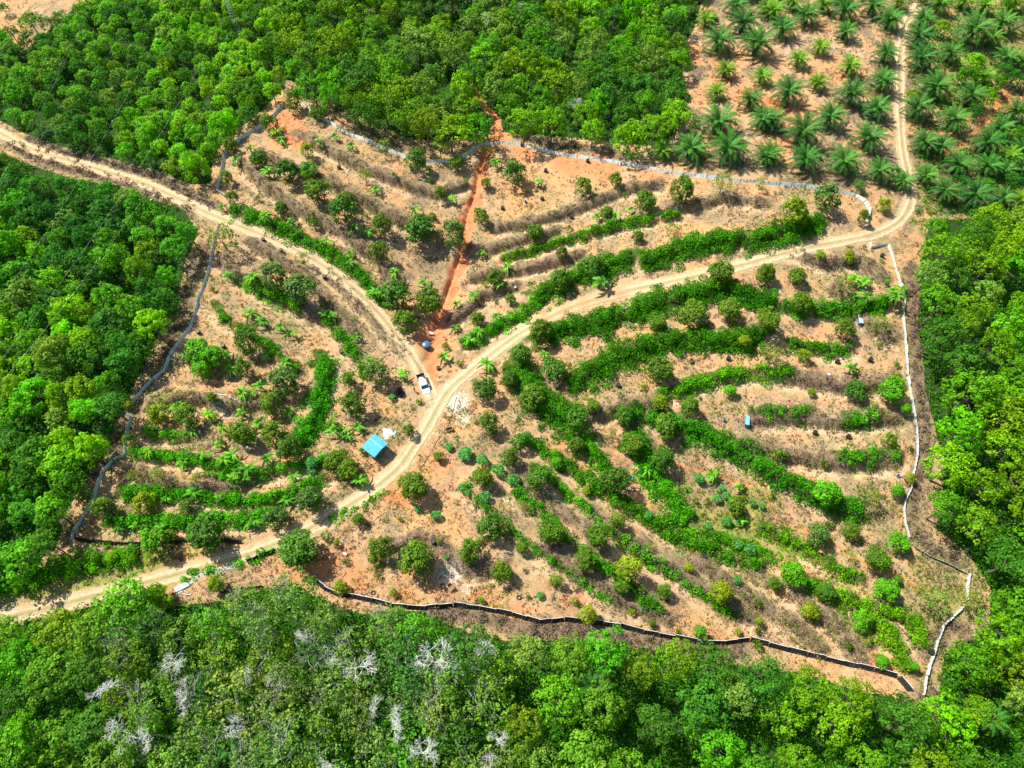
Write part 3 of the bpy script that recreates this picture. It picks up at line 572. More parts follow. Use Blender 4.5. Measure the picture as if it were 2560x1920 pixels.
for (c, r), L in OT.items():
    for x, y, rad, tn in L:
        (u, v), = T(c, r, [(x, y)])
        gx, gy, gz = at(u, v, 2.0); rw = rad / 2.592 * mpp(gx, gy, gz + 2)
        colr, word = TONE[tn]; size = 'big' if rw > 3.0 else 'small' if rw < 1.5 else 'medium'
        pale = tn == 'p'
        place_tree('orchard_tree' , THIN if pale else ORCH[:1] + ORCH[4:5] if rad > 88 else ORCH, ORCH_T, u, v, rw * (1.12 if rad < 80 else 1.0), 1.2 if rw > 1.2 else 1.35, jitc(colr), '%s %s' % (size, word), 'orchard tree', 'fruit tree', 'fruit trees planted over the terraces', vs=1.0 if rad < 90 else .9)

# small blue-green leafy plants (papaya)
def papaya_mesh():
    r = np.random.default_rng(77); C = []; Nn = []; n = 260
    p = sph(n, r, -.1); C = p * r.uniform(.7, 1.0, (n, 1)) * np.array([1, 1, .55]); v, f = leaves(C, p * .3 + np.array([0, 0, 1.]), .26 * r.uniform(.6, 1.3, n), 1.2, .35, r)
    return mk_mesh('crown', v, f, M_creeper, r.random(n))
PAP = papaya_mesh(); PAP_T = trunk_mesh(9, .9, .05, .3, M_stem, limbs=4)
for c, r, L in [(1,1,[(1250,1235,26),(1355,1280,42),(1465,1320,42),(1570,1385,42),(1655,1450,38),(1485,1560,34),(1330,1500,26),(1370,1535,22),(360,1335,42),(1050,1640,22),(880,915,24),(360,1390,32)]),
                (2,1,[(20,1450,42),(1330,1570,28),(1390,1550,26),(1215,1440,32),(1360,1505,20),(1560,1600,28),(1620,1620,22)]), (1,2,[(1165,20,34),(1230,295,18)]), (2,2,[(180,540,25),(1545,240,42),(885,20,30),(1130,465,18),(1390,60,34),(1470,215,26),(1460,440,28),(1270,90,24)]), (1,0,[(780,850,14),(1130,1170,18)])]:
    for x, y, rad in L:
        (u, v), = T(c, r, [(x, y)]); gx, gy, gz = at(u, v, 1.0); rw = rad / 2.592 * mpp(gx, gy, gz + 1)
        place_tree('papaya_plant', [PAP], [PAP_T], u, v, rw, 1.1, jitc((.045, .22, .055), .12), 'bluish green %s' % ('small' if rw < 1.2 else 'round'), 'leafy plant', 'plant', 'bluish green leafy plants in the orchard')

SHR = [crown('crown', 700 + i, M_creeper, 5, 10, 14, .2, .8, (.4, .6), (.2, .34), -.1, .15) for i in range(4)]; SH_T = [trunk_mesh(80, .8, .05, .5, M_bark, limbs=4)]
_orch = OV([(560,330),(640,280),(900,380),(1200,340),(1700,430),(1830,480),(1960,560),(1990,1100),(2060,1280),(1960,1430),(1500,1380),(1000,1290),(700,1220),(640,1130),(300,1130),(230,1060),(330,880),(460,620)]); _n = 0
while _n < 95:
    u_, v_ = random.uniform(500, 2400), random.uniform(330, 1700)
    if not inpoly(np.array([u_]), np.array([v_]), _orch)[0]: continue
    gx, gy, gz = at(u_, v_); i_ = np.searchsorted(GX, gx); j_ = np.searchsorted(GY, gy)
    if m_road[i_, j_] > .05 or m_gul[i_, j_] > .1 or m_green[i_, j_] > .3: continue
    tn = random.choice('oogyp'); colr, word_ = TONE[tn]; place_tree('small_shrub', SHR, SH_T, u_, v_, random.uniform(.45, 1.0), .9, jitc(colr, .15), 'low ' + word_, 'shrub', 'shrub', 'low shrubs between the orchard rows'); _n += 1

# ------------------------------------------------------------------ banana plants
def blade(pts, widths, V_, F_, fold=.35):
    n0 = len(V_); k = len(pts)
    for i, p in enumerate(pts):
        d = (pts[min(i + 1, k - 1)] - pts[max(i - 1, 0)]).normalized(); s = d.cross(Vector((0, 0, 1)))
        s = s.normalized() if s.length > 1e-4 else Vector((1, 0, 0)); u_ = s.cross(d)
        V_ += [tuple(p - s * widths[i] + u_ * widths[i] * fold), tuple(p), tuple(p + s * widths[i] + u_ * widths[i] * fold)]
    for i in range(k - 1):
        a = n0 + i * 3; F_ += [(a, a + 1, a + 4, a + 3), (a + 1, a + 2, a + 5, a + 4)]
def banana(seed):
    r = random.Random(seed); V_ = []; F_ = []; st = r.uniform(.75, 1.0)
    n = r.randint(10, 13)
    for k in range(n):
        a = k * 2.4 + r.uniform(-.3, .3); L = r.uniform(.85, 1.25); e = r.uniform(.25, 1.15)
        pts = []
        for i in range(7):
            s = i / 6; q = L * s
            pts.append(Vector((math.cos(a) * q * math.cos(e) * (1 + .3 * s), math.sin(a) * q * math.cos(e) * (1 + .3 * s), st + q * math.sin(e) - (s ** 2.3) * L * .75)))
        blade(pts, [.03, .09, .125, .135, .12, .08, .015], V_, F_)
    tone = []
    for k in range(n):
        tv = r.random(); tone += [min(1, max(0, tv + r.uniform(-.2, .2))) for _ in range(12)]
    c = mk_mesh('leaves', V_, F_, M_palm, tone)
    b = MB(); b.tube([(0, 0, -.3), (0, 0, st * .6), (.02, 0, st * 1.05)], [.09, .07, .045], 8)
    return c, b.mesh('stem', M_stem)
BAN = [banana(i) for i in range(5)]
BT = [(1,0,[(130,860),(160,900),(510,880),(620,940),(75,1110),(775,1225),(725,1500),(60,1400),(235,1430),(1120,1100),(1270,1290),(1025,1355),(450,1560),(610,1640),(1460,1640),(410,920),(1550,1050),(640,1480)]), (0,0,[(1620,960),(1440,1340),(1530,1040)]),
 (2,0,[(555,1400),(675,1400),(765,1360),(170,1180)]), (1,1,[(605,50),(895,100),(1090,165),(775,240),(1585,180),(1300,310),(1285,465),(1390,540),(1215,650),(1500,700),(440,375),(490,390),(160,455),(230,500),(945,770),(65,640),(190,690),(200,1010),(510,1130),(660,1100),(70,1310),(670,1455),(240,1430),(590,1160),(20,1080),(1625,65),(1560,390),(720,660),(650,520),(190,1580),(30,840),(490,1080),(1410,250),(30,420),(1440,490),(560,1130)]),
 (2,1,[(585,170),(1480,1500),(880,1390),(1300,1410),(560,150),(210,640)]), (3,1,[(565,150),(625,170),(815,230),(870,210),(545,730),(640,255),(830,260)]),
 (0,1,[(1480,130),(1640,140),(1460,640),(1490,730),(1620,370),(1570,880),(1350,1030),(1140,980),(1240,1130),(1440,1110),(1570,1010),(960,1270),(1300,1300),(1190,1330),(1500,1290),(1540,1400),(1420,1220),(1580,1440),(1070,1570),(1250,1530),(1420,1580),(570,1560),(1640,1180),(1450,1320),(1600,1380),(1510,1450),(1620,890)]),
 (0,2,[(760,110),(880,90),(1040,90),(1340,20),(930,110),(1640,60)]), (2,2,[(1500,40),(1480,60)])]
for c, r, L in BT:
    for x, y in L:
        (u, v), = T(c, r, [(x, y)]); gx, gy, gz = at(u, v, 1.2); rw = random.uniform(1.35, 2.0)
        if (c, r, x) == (2, 1, 585): rw = 2.9
        t = empty('banana_plant', at(u, v, rw * .9), random.uniform(0, 6.28)); l_, s_ = random.choice(BAN)
        a = obj('leaves', l_, t); a.scale = (rw,) * 3; a.color = jitc((.055, .22, .012), .2) + (1,)
        b = obj('stem', s_, t); b.scale = (rw,) * 3
        tag(t, None, 'banana plant', 'banana plants among the terraces'); later(t, u, v, ('big' if rw > 2.2 else 'star shaped') + ' bright green', 'banana plant')

# ------------------------------------------------------------------ oil palms
def oil_palm(seed, n=30, droop=1.0):
    r = random.Random(seed); V_ = []; F_ = []; tn = []; rb = MB()
    for k in range(n):
        a = k * 2.39996 + r.uniform(-.15, .15); q = k / n; e0 = 1.15 - 1.15 * q + r.uniform(-.12, .12); L = 1.32 * r.uniform(.88, 1.1) * (.75 + .25 * min(1, q * 3)); tv = (1 - q) * .75 + r.uniform(-.12, .18)
        pts = []; p = Vector((0, 0, .05)); el = e0; m = 12
        for i in range(m + 1):
            pts.append(p.copy()); st = L / m
            p += Vector((math.cos(a) * math.cos(el), math.sin(a) * math.cos(el), math.sin(el))) * st; el -= (.045 + .05 * q) * droop * (1 + 1.6 * i / m)
        rb.tube(pts[::3], [.018, .014, .010, .007, .004][:len(pts[::3])], 3, False)
        for i in range(1, m):
            d = (pts[i + 1] - pts[i]).normalized(); s = d.cross(Vector((0, 0, 1))).normalized(); up = s.cross(d)
            for half in (0, .5):
                b0 = pts[i] + (pts[i + 1] - pts[i]) * half
                ll = .21 * math.sin(math.pi * min(1, (i + half) / m * .92 + .1)) ** .7 * r.uniform(.8, 1.15)
                for sg in (-1, 1):
                    tip = b0 + (s * sg * .82 + d * .55 + up * r.uniform(-.30, .22)).normalized() * ll - Vector((0, 0, ll * .18)); wv = d * .034
                    j = len(V_); V_ += [tuple(b0 - wv * .5), tuple(b0 + wv * .5), tuple((b0 + tip) / 2 + wv * .6 + up * .01), tuple(tip), tuple((b0 + tip) / 2 - wv * .6 + up * .01)]
                    F_.append((j, j + 1, j + 2, j + 3, j + 4)); tn.append(min(1, max(0, tv + r.uniform(-.15, .15))))
    return mk_mesh('fronds', V_, F_, M_palm, tn), rb
def palm_pair(seed):
    c, rb = oil_palm(seed, 34); return c, rb.mesh('frond_stalks', M_stem)
PALM = [palm_pair(i) for i in range(4)]
def palm_trunk():
    b = MB(); prof = [(.26, -.6), (.24, 0), (.2, .3), (.22, .6), (.2, .9), (.17, 1.05), (.05, 1.15)]
    b.lathe(prof, n=12)
    r = random.Random(3)
    for k in range(46):
        a = k * 2.4; z = .05 + k / 46 * 1.0; b.tube([(math.cos(a) * .18, math.sin(a) * .18, z), (math.cos(a) * .33, math.sin(a) * .33, z + .14)], [.05, .02], 4)
    return b.mesh('trunk', M_palmtrunk)
PTR = palm_trunk()
PT = [(2,0,[(1260,130,72),(1100,350,64),(1450,40,80),(1500,150,92),(1340,270,96),(1590,290,104),(1385,460,78),(1325,600,76),(1620,500,66),(1545,650,82),(1335,800,112),(1160,970,104),(1400,970,124),(1620,780,90),(1640,1020,90),(970,980,70),(1640,60,60),(1210,-60,70),(1560,-60,80)]),
 (3,0,[(40,70,66),(160,20,60),(250,100,86),(360,30,60),(500,70,86),(680,40,86),(790,130,84),(95,190,104),(500,210,82),(340,310,72),(200,390,76),(760,350,86),(530,430,78),(740,530,98),(320,540,72),(130,600,96),(540,610,92),(400,760,104),(700,710,92),(30,780,80),(220,860,112),(650,900,96),(240,1040,114),(20,1000,80),(490,1050,118),(720,1110,98),(870,1180,80),(1000,130,82),(1110,30,72),(980,240,84),(990,380,88),(1180,350,88),(1330,200,112),(1520,150,88),(1540,380,92),(1080,570,112),(1310,630,104),(970,700,88),(1200,780,104),(1400,500,72),(1010,930,92),(1120,950,80),(1420,930,102),(1500,830,82),(1610,720,92),(1230,1070,96),(1420,1080,92),(1540,1110,82),(1640,1090,82),(1020,1140,82),(1140,1240,104),(1330,1270,122),(1520,1290,84),(1640,1300,74),(1560,1020,74),(1640,960,82),(850,20,60),(1640,400,64),(1600,20,64),(1260,10,64),(90,-60,70),(450,-50,80),(640,-70,80),(1010,-40,70),(1400,40,70),(1450,250,70),(1720,180,90),(1740,860,90),(1760,1180,90),(1740,560,80)]),
 (2,2,[(520,1150,125)]), (1,2,[(80,1580,100)]), (0,2,[(1490,1540,100)]), (3,2,[(1450,1340,90)])]
for c, r, L in PT:
    for x, y, rad in L:
        (u, v), = T(c, r, [(x, y)]); low = r == 2; hc = 7.5 if low else 2.6
        gx, gy, gz = at(u, v, hc); rw = rad / 2.592 * mpp(gx, gy, gz + hc) * 1.05 * random.uniform(.88, 1.12)
        hc = hc if low else rw * .62
        t = empty('oil_palm', at(u, v, hc), random.uniform(0, 6.28)); l_, s_ = random.choice(PALM)
        a = obj('fronds', l_, t, (0, 0, hc)); a.scale = (rw,) * 3
        young = rad < 80; a.color = jitc((.070, .21, .008) if young else (.028, .145, .020), .2) + (1,)
        b = obj('frond_stalks', s_, t, (0, 0, hc)); b.scale = (rw,) * 3
        k = obj('trunk', PTR, t); k.scale = (rw * .62, rw * .62, hc / 1.02)
        nm = 'oil palm' ; tag(t, None, 'palm tree', 'oil palms planted in the top right block' if not low else 'palms standing in the lower wood'); later(t, u, v, ('light green ' + ('young' if rad < 72 else 'mid sized')) if young else ('dark green ' + ('large' if rad > 100 else 'mid sized')), nm)

# ------------------------------------------------------------------ woods: each tree a thing
FCL = [[at0(*p[:2]) for p in q] for q in (T(3,1,[(785,0),(850,180),(870,400),(890,640),(920,900),(960,1180),(935,1420),(880,1590),(875,1659)]), T(3,2,[(885,80),(910,170),(950,225),(1050,285),(1280,390),(1300,400),(1280,570),(1245,625),(1130,730),(1060,930),(1000,1190)]), T(1,2,[(390,470),(630,566),(870,624),(1100,642),(1280,621),(1659,682)]), T(2,2,[(0,682),(180,735),(480,731),(850,797),(1200,862),(1540,846),(1659,876)]), T(3,2,[(0,878),(480,996),(830,1082),(900,1165)]))]
road_w = [[at0(p[0], p[1]) for p in rd] for rd in (road_a, road_b)]
def sample_wood(poly, hc, spacing, lim=400, inset=1.6):
    xs = [p[0] for p in poly]; ys = [p[1] for p in poly]; out = []; W = []
    lo = (max(min(xs), -90), max(min(ys), -110)); hi = (min(max(xs), 2650), min(max(ys), 2010)); tries = 0
    cand = rng.random((14000, 2)); cu = lo[0] + cand[:, 0] * (hi[0] - lo[0]); cv = lo[1] + cand[:, 1] * (hi[1] - lo[1])
    ok = inpoly(cu, cv, poly); cu = cu[ok]; cv = cv[ok]
    z = np.zeros(len(cu))
    for _ in range(20): x, y = flat(cu, cv, z + hc); z = .5 * z + .5 * H(x, y)
    ed = segdist(cu, cv, [q[:2] for q in poly] + [poly[0][:2]]) * mpp(x, y, z); rdd = np.minimum(segdist(x, y, road_w[0]), segdist(x, y, road_w[1]))
    fd = np.minimum.reduce([segdist(x, y, q) for q in FCL]); ok = (ed > inset) & (rdd > 5.0) & (fd > 3.1); cu, cv, x, y = cu[ok], cv[ok], x[ok], y[ok]
    P_ = np.zeros((0, 2))
    for i in range(len(cu)):
        if len(P_) and np.min((P_[:, 0] - x[i]) ** 2 + (P_[:, 1] - y[i]) ** 2) < spacing ** 2: continue
        P_ = np.vstack([P_, [x[i], y[i]]]); out.append((cu[i], cv[i]))
        if len(out) >= lim: break
    return out
def patch(u, v, s, k=0): return float(vnoise(np.array(u / s + k), np.array(v / s + 7 + k)))
G1 = (.044, .185, .008); G2 = (.095, .285, .005); G3 = (.022, .125, .014); G4 = (.090, .23, .004); G5 = (.070, .175, .035)
def lerp(a, b, t): t = max(0, min(1, t)); return tuple(a[i] * (1 - t) + b[i] * t for i in range(3))
def word(c):
    r_, g_, b_ = c
    if r_ / g_ > .40: return 'yellowish green'
    if b_ / g_ > .13: return 'grey green'
    if g_ > .235: return 'bright green'
    if g_ < .16: return 'dark green'
    return 'mid green'
def vary(c):
    q = random.random()
    if q < .16: c = lerp(c, (.014, .10, .018), .65)
    elif q < .28: c = lerp(c, (.095, .20, .006), .6)
    elif q < .37: c = lerp(c, (.10, .20, .05), .6)
    elif q < .46: c = lerp(c, (.06, .34, .004), .5)
    return jitc(c, .14)
def wood(poly, kind, crowns, trunks, hc, spacing, rr, colf, noun, group, lim=300, ck=None, vs=(.9, 1.35), inset=1.6, cat='tree'):
    n = 0
    for u, v in sample_wood(poly, hc, spacing, lim, inset):
        rw = random.uniform(*rr) * (1.3 if random.random() < .12 else 1); c = vary(colf(u, v))
        place_tree(kind, crowns, trunks, u, v, rw, (hc * random.uniform(.78, 1.25)) / rw, c, ('broad ' if rw > rr[1] else '') + word(c), noun, cat, group, vs=random.uniform(*vs)); n += 1
    print('wood', noun, n)
def c_upleft(u, v):
    t = (u + v * .3) / 900; base = lerp((.062, .26, .024), (.14, .37, .006), t); return lerp(base, (.022, .13, .010), (patch(u, v, 70) - .55) * 2)
def c_top(u, v):
    base = lerp(G1, G5, (patch(u, v, 120, 3) - .45) * 2.2); base = lerp(base, G2, (patch(u, v, 80, 9) - .55) * 3)
    return lerp(base, G4, math.exp(-((u - 960) ** 2 + (v - 250) ** 2) / 9000.) * .5)
def c_left(u, v): return lerp(lerp((.05, .235, .018), (.12, .35, .008), (patch(u, v, 90, 5) - .3) * 2), G3, (patch(u, v, 110, 15) - .62) * 3)
def c_right(u, v): return lerp(lerp(G1, G2, (patch(u, v, 100, 2) - .35) * 2), G4, (patch(u, v, 130, 33) - .6) * 2)
def c_bot(u, v):
    rub = math.exp(-((u - 800) ** 2) / 350000.); base = lerp(G2, G1, patch(u, v, 110, 21)); base = lerp(base, G4, (patch(u, v, 120, 40) - .6) * 2)
    return lerp(base, (.090, .205, .050), rub * .9)
wood(WOOD['upleft'], 'pioneer_tree', BUSHY, FOR_T, 3.4, 4.2, (2.0, 3.1), c_upleft, 'bushy tree', 'bushy trees of the upper left thicket', lim=300)
wood(WOOD['left'], 'thicket_tree', BUSHY, FOR_T, 5.0, 4.9, (2.5, 3.9), c_left, 'thicket tree', 'trees in the wood left of the fence')
wood(WOOD['top'], 'forest_tree', FOREST, FOR_T, 5.9, 6.2, (3.6, 5.2), c_top, 'forest tree', 'trees in the wood above the grey fence', inset=1.2)
wood(WOOD['right'], 'broadleaf_tree', FOREST, FOR_T, 7.0, 5.8, (3.2, 4.8), c_right, 'broadleaf tree', 'trees in the wood right of the white fence', inset=1.0)
bp = WOOD['bottom']
rubp = OV([(230,1330),(375,1310),(470,1300),(560,1275),(640,1262),(700,1300),(780,1325),(900,1318),(1000,1362),(1080,1385),(1110,1460),(1090,1700),(320,1760),(230,1500)])
wood(rubp, 'rubber_tree', RUBBER, RUB_T, 9.0, 4.9, (3.4, 4.6), c_bot, 'thin crowned tree', 'thin crowned trees of the lower wood')
class NotIn: pass
_ip = inpoly
def bottom_rest():
    L = [p for p in sample_wood(bp, 8.0, 5.6, 600, .8) if not _ip(np.array([p[0]]), np.array([p[1]]), rubp)[0]]
    for u, v in L[:215]:
        rw = random.uniform(3.2, 4.6); c = vary(c_bot(u, v))
        place_tree('broadleaf_tree', FOREST, FOR_T, u, v, rw, 8.0 * random.uniform(.78, 1.25) / rw, c, word(c), 'broadleaf tree', 'tree', 'dense crowned trees of the lower wood', vs=random.uniform(.85, 1.15))
    print('bottom dense', len(L))
bottom_rest()
# loose trees: top left corner, among the palms, roadside, outside the lower right fence
def loose(L, kind, crowns, trunks, noun, group):
    for c, r, x, y, rad, col in L:
        (u, v), = T(c, r, [(x, y)]); gx, gy, gz = at(u, v, 3.5); rw = rad / 2.592 * mpp(gx, gy, gz + 3.5)
        place_tree(kind, crowns, trunks, u, v, rw, 1.15, jitc(col, .1), word(col), noun, 'tree', group)
loose([(0,0,205,150,75,G1),(0,0,70,210,55,G3),(0,0,100,330,60,G1),(0,0,330,160,60,G5),(0,0,400,110,50,G1),(0,0,560,70,80,G2),(0,0,180,250,60,G3),(0,0,20,60,40,G1)], 'corner_tree', FOREST, FOR_T, 'corner tree', 'trees beside the bare corner field')
loose([(3,0,1340,420,70,G2),(3,0,1290,490,60,G1),(3,0,1420,630,66,G2),(3,0,1540,40,50,G1),(3,0,1480,540,60,G1),(3,0,1540,470,60,G3),(3,0,1600,500,60,G3),(3,0,1130,180,55,G4),(3,0,940,620,50,G4),(3,0,1590,870,60,G1),(3,0,1340,720,50,G3),(3,0,1650,880,50,G2),(3,0,1420,1200,60,G1),(3,0,1590,1180,60,G3),(3,0,1640,1400,60,G5),(3,0,1380,1380,55,G3),(3,0,1490,1400,60,G1),(3,0,1250,1180,45,G3),(3,0,830,1110,40,G3),(3,0,590,1200,40,G5)], 'young_tree', BUSHY, FOR_T, 'tree among palms', 'bushy trees among the oil palms')
loose([(0,2,830,590,90,G1),(0,2,1010,540,85,G2),(0,2,1060,590,60,G2),(0,2,740,600,60,G1),(0,2,900,700,60,G2),(0,2,870,490,30,G4),(0,2,620,290,38,G1),(0,2,730,290,36,G2),(0,2,480,262,36,G1),(0,2,350,330,48,G1),(0,2,200,370,50,G1),(0,2,120,470,45,G2),(0,2,860,305,32,G1),(0,2,960,290,32,G2)], 'roadside_tree', BUSHY, FOR_T, 'roadside tree', 'bushy trees beside the lower left road')

# ------------------------------------------------------------------ dead bare trees
BARE = [bare(i, 5, .024, .5, (2, 3, 4)) for i in (1, 5, 9, 14)]
M_pale_bark.node_tree.nodes['Principled BSDF'].inputs['Roughness'].default_value = .8
for c, r, x, y, rad in [(1,2,490,930,90),(1,2,660,1000,115),(1,2,1160,980,155),(1,2,1080,1560,95),(1,2,900,1370,100),(1,2,1560,1470,66),(1,2,480,1640,70),(0,2,690,1130,95),(0,2,790,1420,120),(0,2,1210,1210,105),(0,2,960,1440,90),(0,2,1600,1060,70),(1,2,300,820,60),(2,0,420,670,50),(1,2,1480,900,70),(1,0,1500,120,60),(1,2,1520,1640,70),(0,2,1130,980,80),(0,2,1500,1380,80),(1,2,150,1080,80),(1,2,750,1280,80),(2,0,40,60,60)]:
    (u, v), = T(c, r, [(x, y)]); hc = 10.8 if r == 2 else 7.5; gx, gy, gz = at(u, v, hc); rw = rad / 2.592 * mpp(gx, gy, gz + hc) * 1.05
    t = empty('bare_tree', at(u, v, hc), random.uniform(0, 6.28)); s = rw
    o = obj('branches', random.choice(BARE), t, (0, 0, hc - .5 * s)); o.scale = (s * 1.1, s * 1.1, s * .62)
    b = MB(); b.tube([(0, 0, -.5), (0, 0, hc - .5 * s)], [.24, .14], 7); b.build('trunk', M_pale_bark, t)
    tag(t, None, 'dead tree', 'leafless grey trees in the woods'); later(t, u, v, ('large' if rad > 100 else 'small' if rad < 75 else 'mid sized') + ' pale leafless', 'dead tree')

# ------------------------------------------------------------------ ground cover stuff
def tuft_band(pts, half, dens, hgt, leaf, r, clump=.55):
    wp = [at(p[0], p[1])[:2] for p in pts]; C = []; Nn = []; Sz = []; Tn = []
    for (x0, y0), (x1, y1) in zip(wp[:-1], wp[1:]):
        L = math.hypot(x1 - x0, y1 - y0); n = max(1, int(L * half * 2 * dens)); t = r.random(n); o = np.clip(r.normal(0, .48, n), -1.1, 1.1) * half
        dx0, dy0 = -(y1 - y0) / L, (x1 - x0) / L
        wob = (vnoise(np.array((x0 + (x1 - x0) * t) / 2.3), np.array((y0 + (y1 - y0) * t) / 2.3)))
        dx, dy = -(y1 - y0) / L, (x1 - x0) / L; o = o * (.6 + .8 * wob)
        w2 = vnoise(np.array((x0 + (x1 - x0) * t + dx0 * o) / 1.6 + 50), np.array((y0 + (y1 - y0) * t + dy0 * o) / 1.6)); gone = (w2 < .23); o = o * (.7 + .6 * w2); wob = .5 * wob + .5 * w2
        cx = x0 + (x1 - x0) * t + dx * o; cy = y0 + (y1 - y0) * t + dy * o
        for a, b, oo, w_, g in zip(cx, cy, o, wob, gone):
            if g: continue
            cr = clump * r.uniform(.5, 1.35); k = int(16 * (cr / .55) ** 2) + 4; p = sph(k, r, -.1)
            hh = hgt * (.35 + .9 * w_) * (1 - .55 * (abs(oo) / half) ** 2) * r.uniform(.5, 1.1)
            z = float(H(a, b)); q = p * cr * np.array([1, 1, .8]) + np.array([a, b, z + hh * .62])
            q[:, 2] = np.maximum(q[:, 2], z + .04); C.append(q); Nn.append(p * .7 + np.array([0, 0, .5])); Sz.append(leaf * r.uniform(.6, 1.4, k)); Tn.append(np.clip(r.random() ** 1.3 * .8 + r.random(k) * .35 - .05, 0, 1))
    return C, Nn, Sz, Tn
def stuff(name, parts, mat, color, label, cat, jit=.6, asp=1.5):
    C = [c for p in parts for c in p[0]]; Nn = [c for p in parts for c in p[1]]; Sz = [c for p in parts for c in p[2]]; Tn = [c for p in parts for c in p[3]]
    if not C: return
    v, f = leaves(np.vstack(C), np.vstack(Nn), np.concatenate(Sz), asp, jit)
    o = obj(name, mk_mesh(name, v, f, mat, np.concatenate(Tn))); o.color = tuple(color) + (1,); tag(o, label, cat, kind='stuff'); return len(f)
tot = 0
r_ = np.random.default_rng(42)
for nm, pts, wd, ht in GREEN:
    col = (.050, .25, .004) if ht < 1.1 else (.036, .20, .005)
    if 'yellow' in nm or 'lower right' in nm: col = (.085, .27, .004)
    if 'bright' in nm or 'lower left field' in nm: col = (.055, .32, .004)
    col = jitc(col, .22)
    part = tuft_band(OV(pts), wd * PX * (.62 if wd < 31 else .68), 1.9 if ht > .6 else 1.4, ht * 1.2, .24, r_, .5 + .26 * ht)
    tot += stuff('ground_cover', [part], M_creeper, col, 'green creeper and weeds, ' + nm, 'ground cover') or 0
print('creeper faces', tot)
def dry_clumps(pl, half, dens, hgt, leaf): return [tuft_band(p, half, dens, hgt, leaf, r_, .45) for p in pl]
print('dry', stuff('dry_brush', dry_clumps([OV(p) for p in DRY], 2.2, .6, .38, .13), M_twig, (.145, .112, .075), 'brown dry brush along the terrace banks', 'dry brush', 1.2, 3.5))
print('dry2', stuff('dry_brush', dry_clumps(OUTSIDE_DRY, 1.8, .9, .7, .15), M_twig, (.125, .10, .075), 'dead grey brown brush between fences and woods', 'dry brush', 1.2, 3.5))
# scattered weeds and straw tufts over the whole orchard
def scatter(n, mask, cl, leaf, k0, zmul=.4):
    u = r_.uniform(-40, 2600, n); v = r_.uniform(-20, 1950, n); z = np.zeros(n)
    for _ in range(20): x, y = flat(u, v, z); z = .5 * z + .5 * H(x, y)
    i = np.clip(np.searchsorted(GX, x), 0, nx - 1); j = np.clip(np.searchsorted(GY, y), 0, ny - 1)
    ok = mask(i, j, u, v, x, y); x, y, z = x[ok], y[ok], H(x, y)[ok]; C = []; Nn = []; Sz = []; Tn = []
    m = len(x); k = k0; p = sph(m * k, r_, 0).reshape(m, k, 3); cr = cl * r_.uniform(.4, 1.4, (m, 1, 1))
    q = p * cr * np.array([1, 1, zmul]); q[:, :, 0] += x[:, None]; q[:, :, 1] += y[:, None]; q[:, :, 2] += z[:, None] + .05
    tn = np.clip(r_.random((m, 1)) * .6 + r_.random((m, k)) * .4, 0, 1)
    return [[q.reshape(-1, 3)], [(p.reshape(-1, 3) * .6 + np.array([0, 0, .5]))], [leaf * r_.uniform(.5, 1.4, m * k)], [tn.ravel()]]
open_ = lambda i, j: (m_wood[i, j] < .5) & (m_road[i, j] < .3)
S1 = scatter(60000, lambda i, j, u, v, x, y: open_(i, j) & (fbm(x / 5., y / 5., 3) + .35 * m_dry_shade[i, j] + .1 * r_.random(len(u)) > .50) & (m_gul[i, j] < .3), .34, .10, 9)
print('straw', stuff('dry_grass', [S1], M_twig, (.27, .20, .12), 'sparse dry grass tufts over the orchard soil', 'dry grass', 1.0, 3.0))
S4 = scatter(34000, lambda i, j, u, v, x, y: open_(i, j) & (vnoise(x / 3.1 + 9, y / 3.1) - .12 * ((y < 62) & (x < 45)) + .45 * m_dry_shade[i, j] - .3 * bench[i, j] + .2 * r_.random(len(u)) > .62) & (m_gul[i, j] < .3), .42, .12, 8, .5)
print('twigs', stuff('twig_litter', [S4], M_twig, (.12, .085, .06), 'brown twigs and leaf litter over the orchard soil', 'litter', 1.1, 4.0))
S2 = scatter(60000, lambda i, j, u, v, x, y: open_(i, j) & (m_gul[i, j] < .3) & (m_grass[i, j] * .9 + fbm(x / 6. + 40, y / 6., 3) + .3 * r_.random(len(u)) > .72), .38, .13, 10, .6)
print('weeds', stuff('weeds', [S2], M_creeper, (.085, .19, .012), 'low yellow green weeds scattered over the orchard', 'weeds', 1.0, 2.4))
S3 = scatter(38000, lambda i, j, u, v, x, y: (m_wood[i, j] > .5) | ((U[i, j] > 2270) & (V[i, j] < 560) & (m_road[i, j] < .2) & (m_red[i, j] < .4) & (r_.random(len(u)) < .85)), .95, .30, 16, 1.3)
print('under', stuff('undergrowth', [S3], M_creeper, (.035, .17, .006), 'dense green undergrowth on the floor of the woods', 'undergrowth', .6, 1.5))

S5 = scatter(16000, lambda i, j, u, v, x, y: (m_palm[i, j] > .5) & (m_road[i, j] < .2) & (vnoise(x / 4. + 3, y / 4.) + .2 * r_.random(len(u)) > .5), .6, .16, 9, .4)
print('palm litter', stuff('frond_litter', [S5], M_twig, (.14, .09, .055), 'brown fallen fronds and litter between the oil palms', 'litter', 1.0, 4.0))
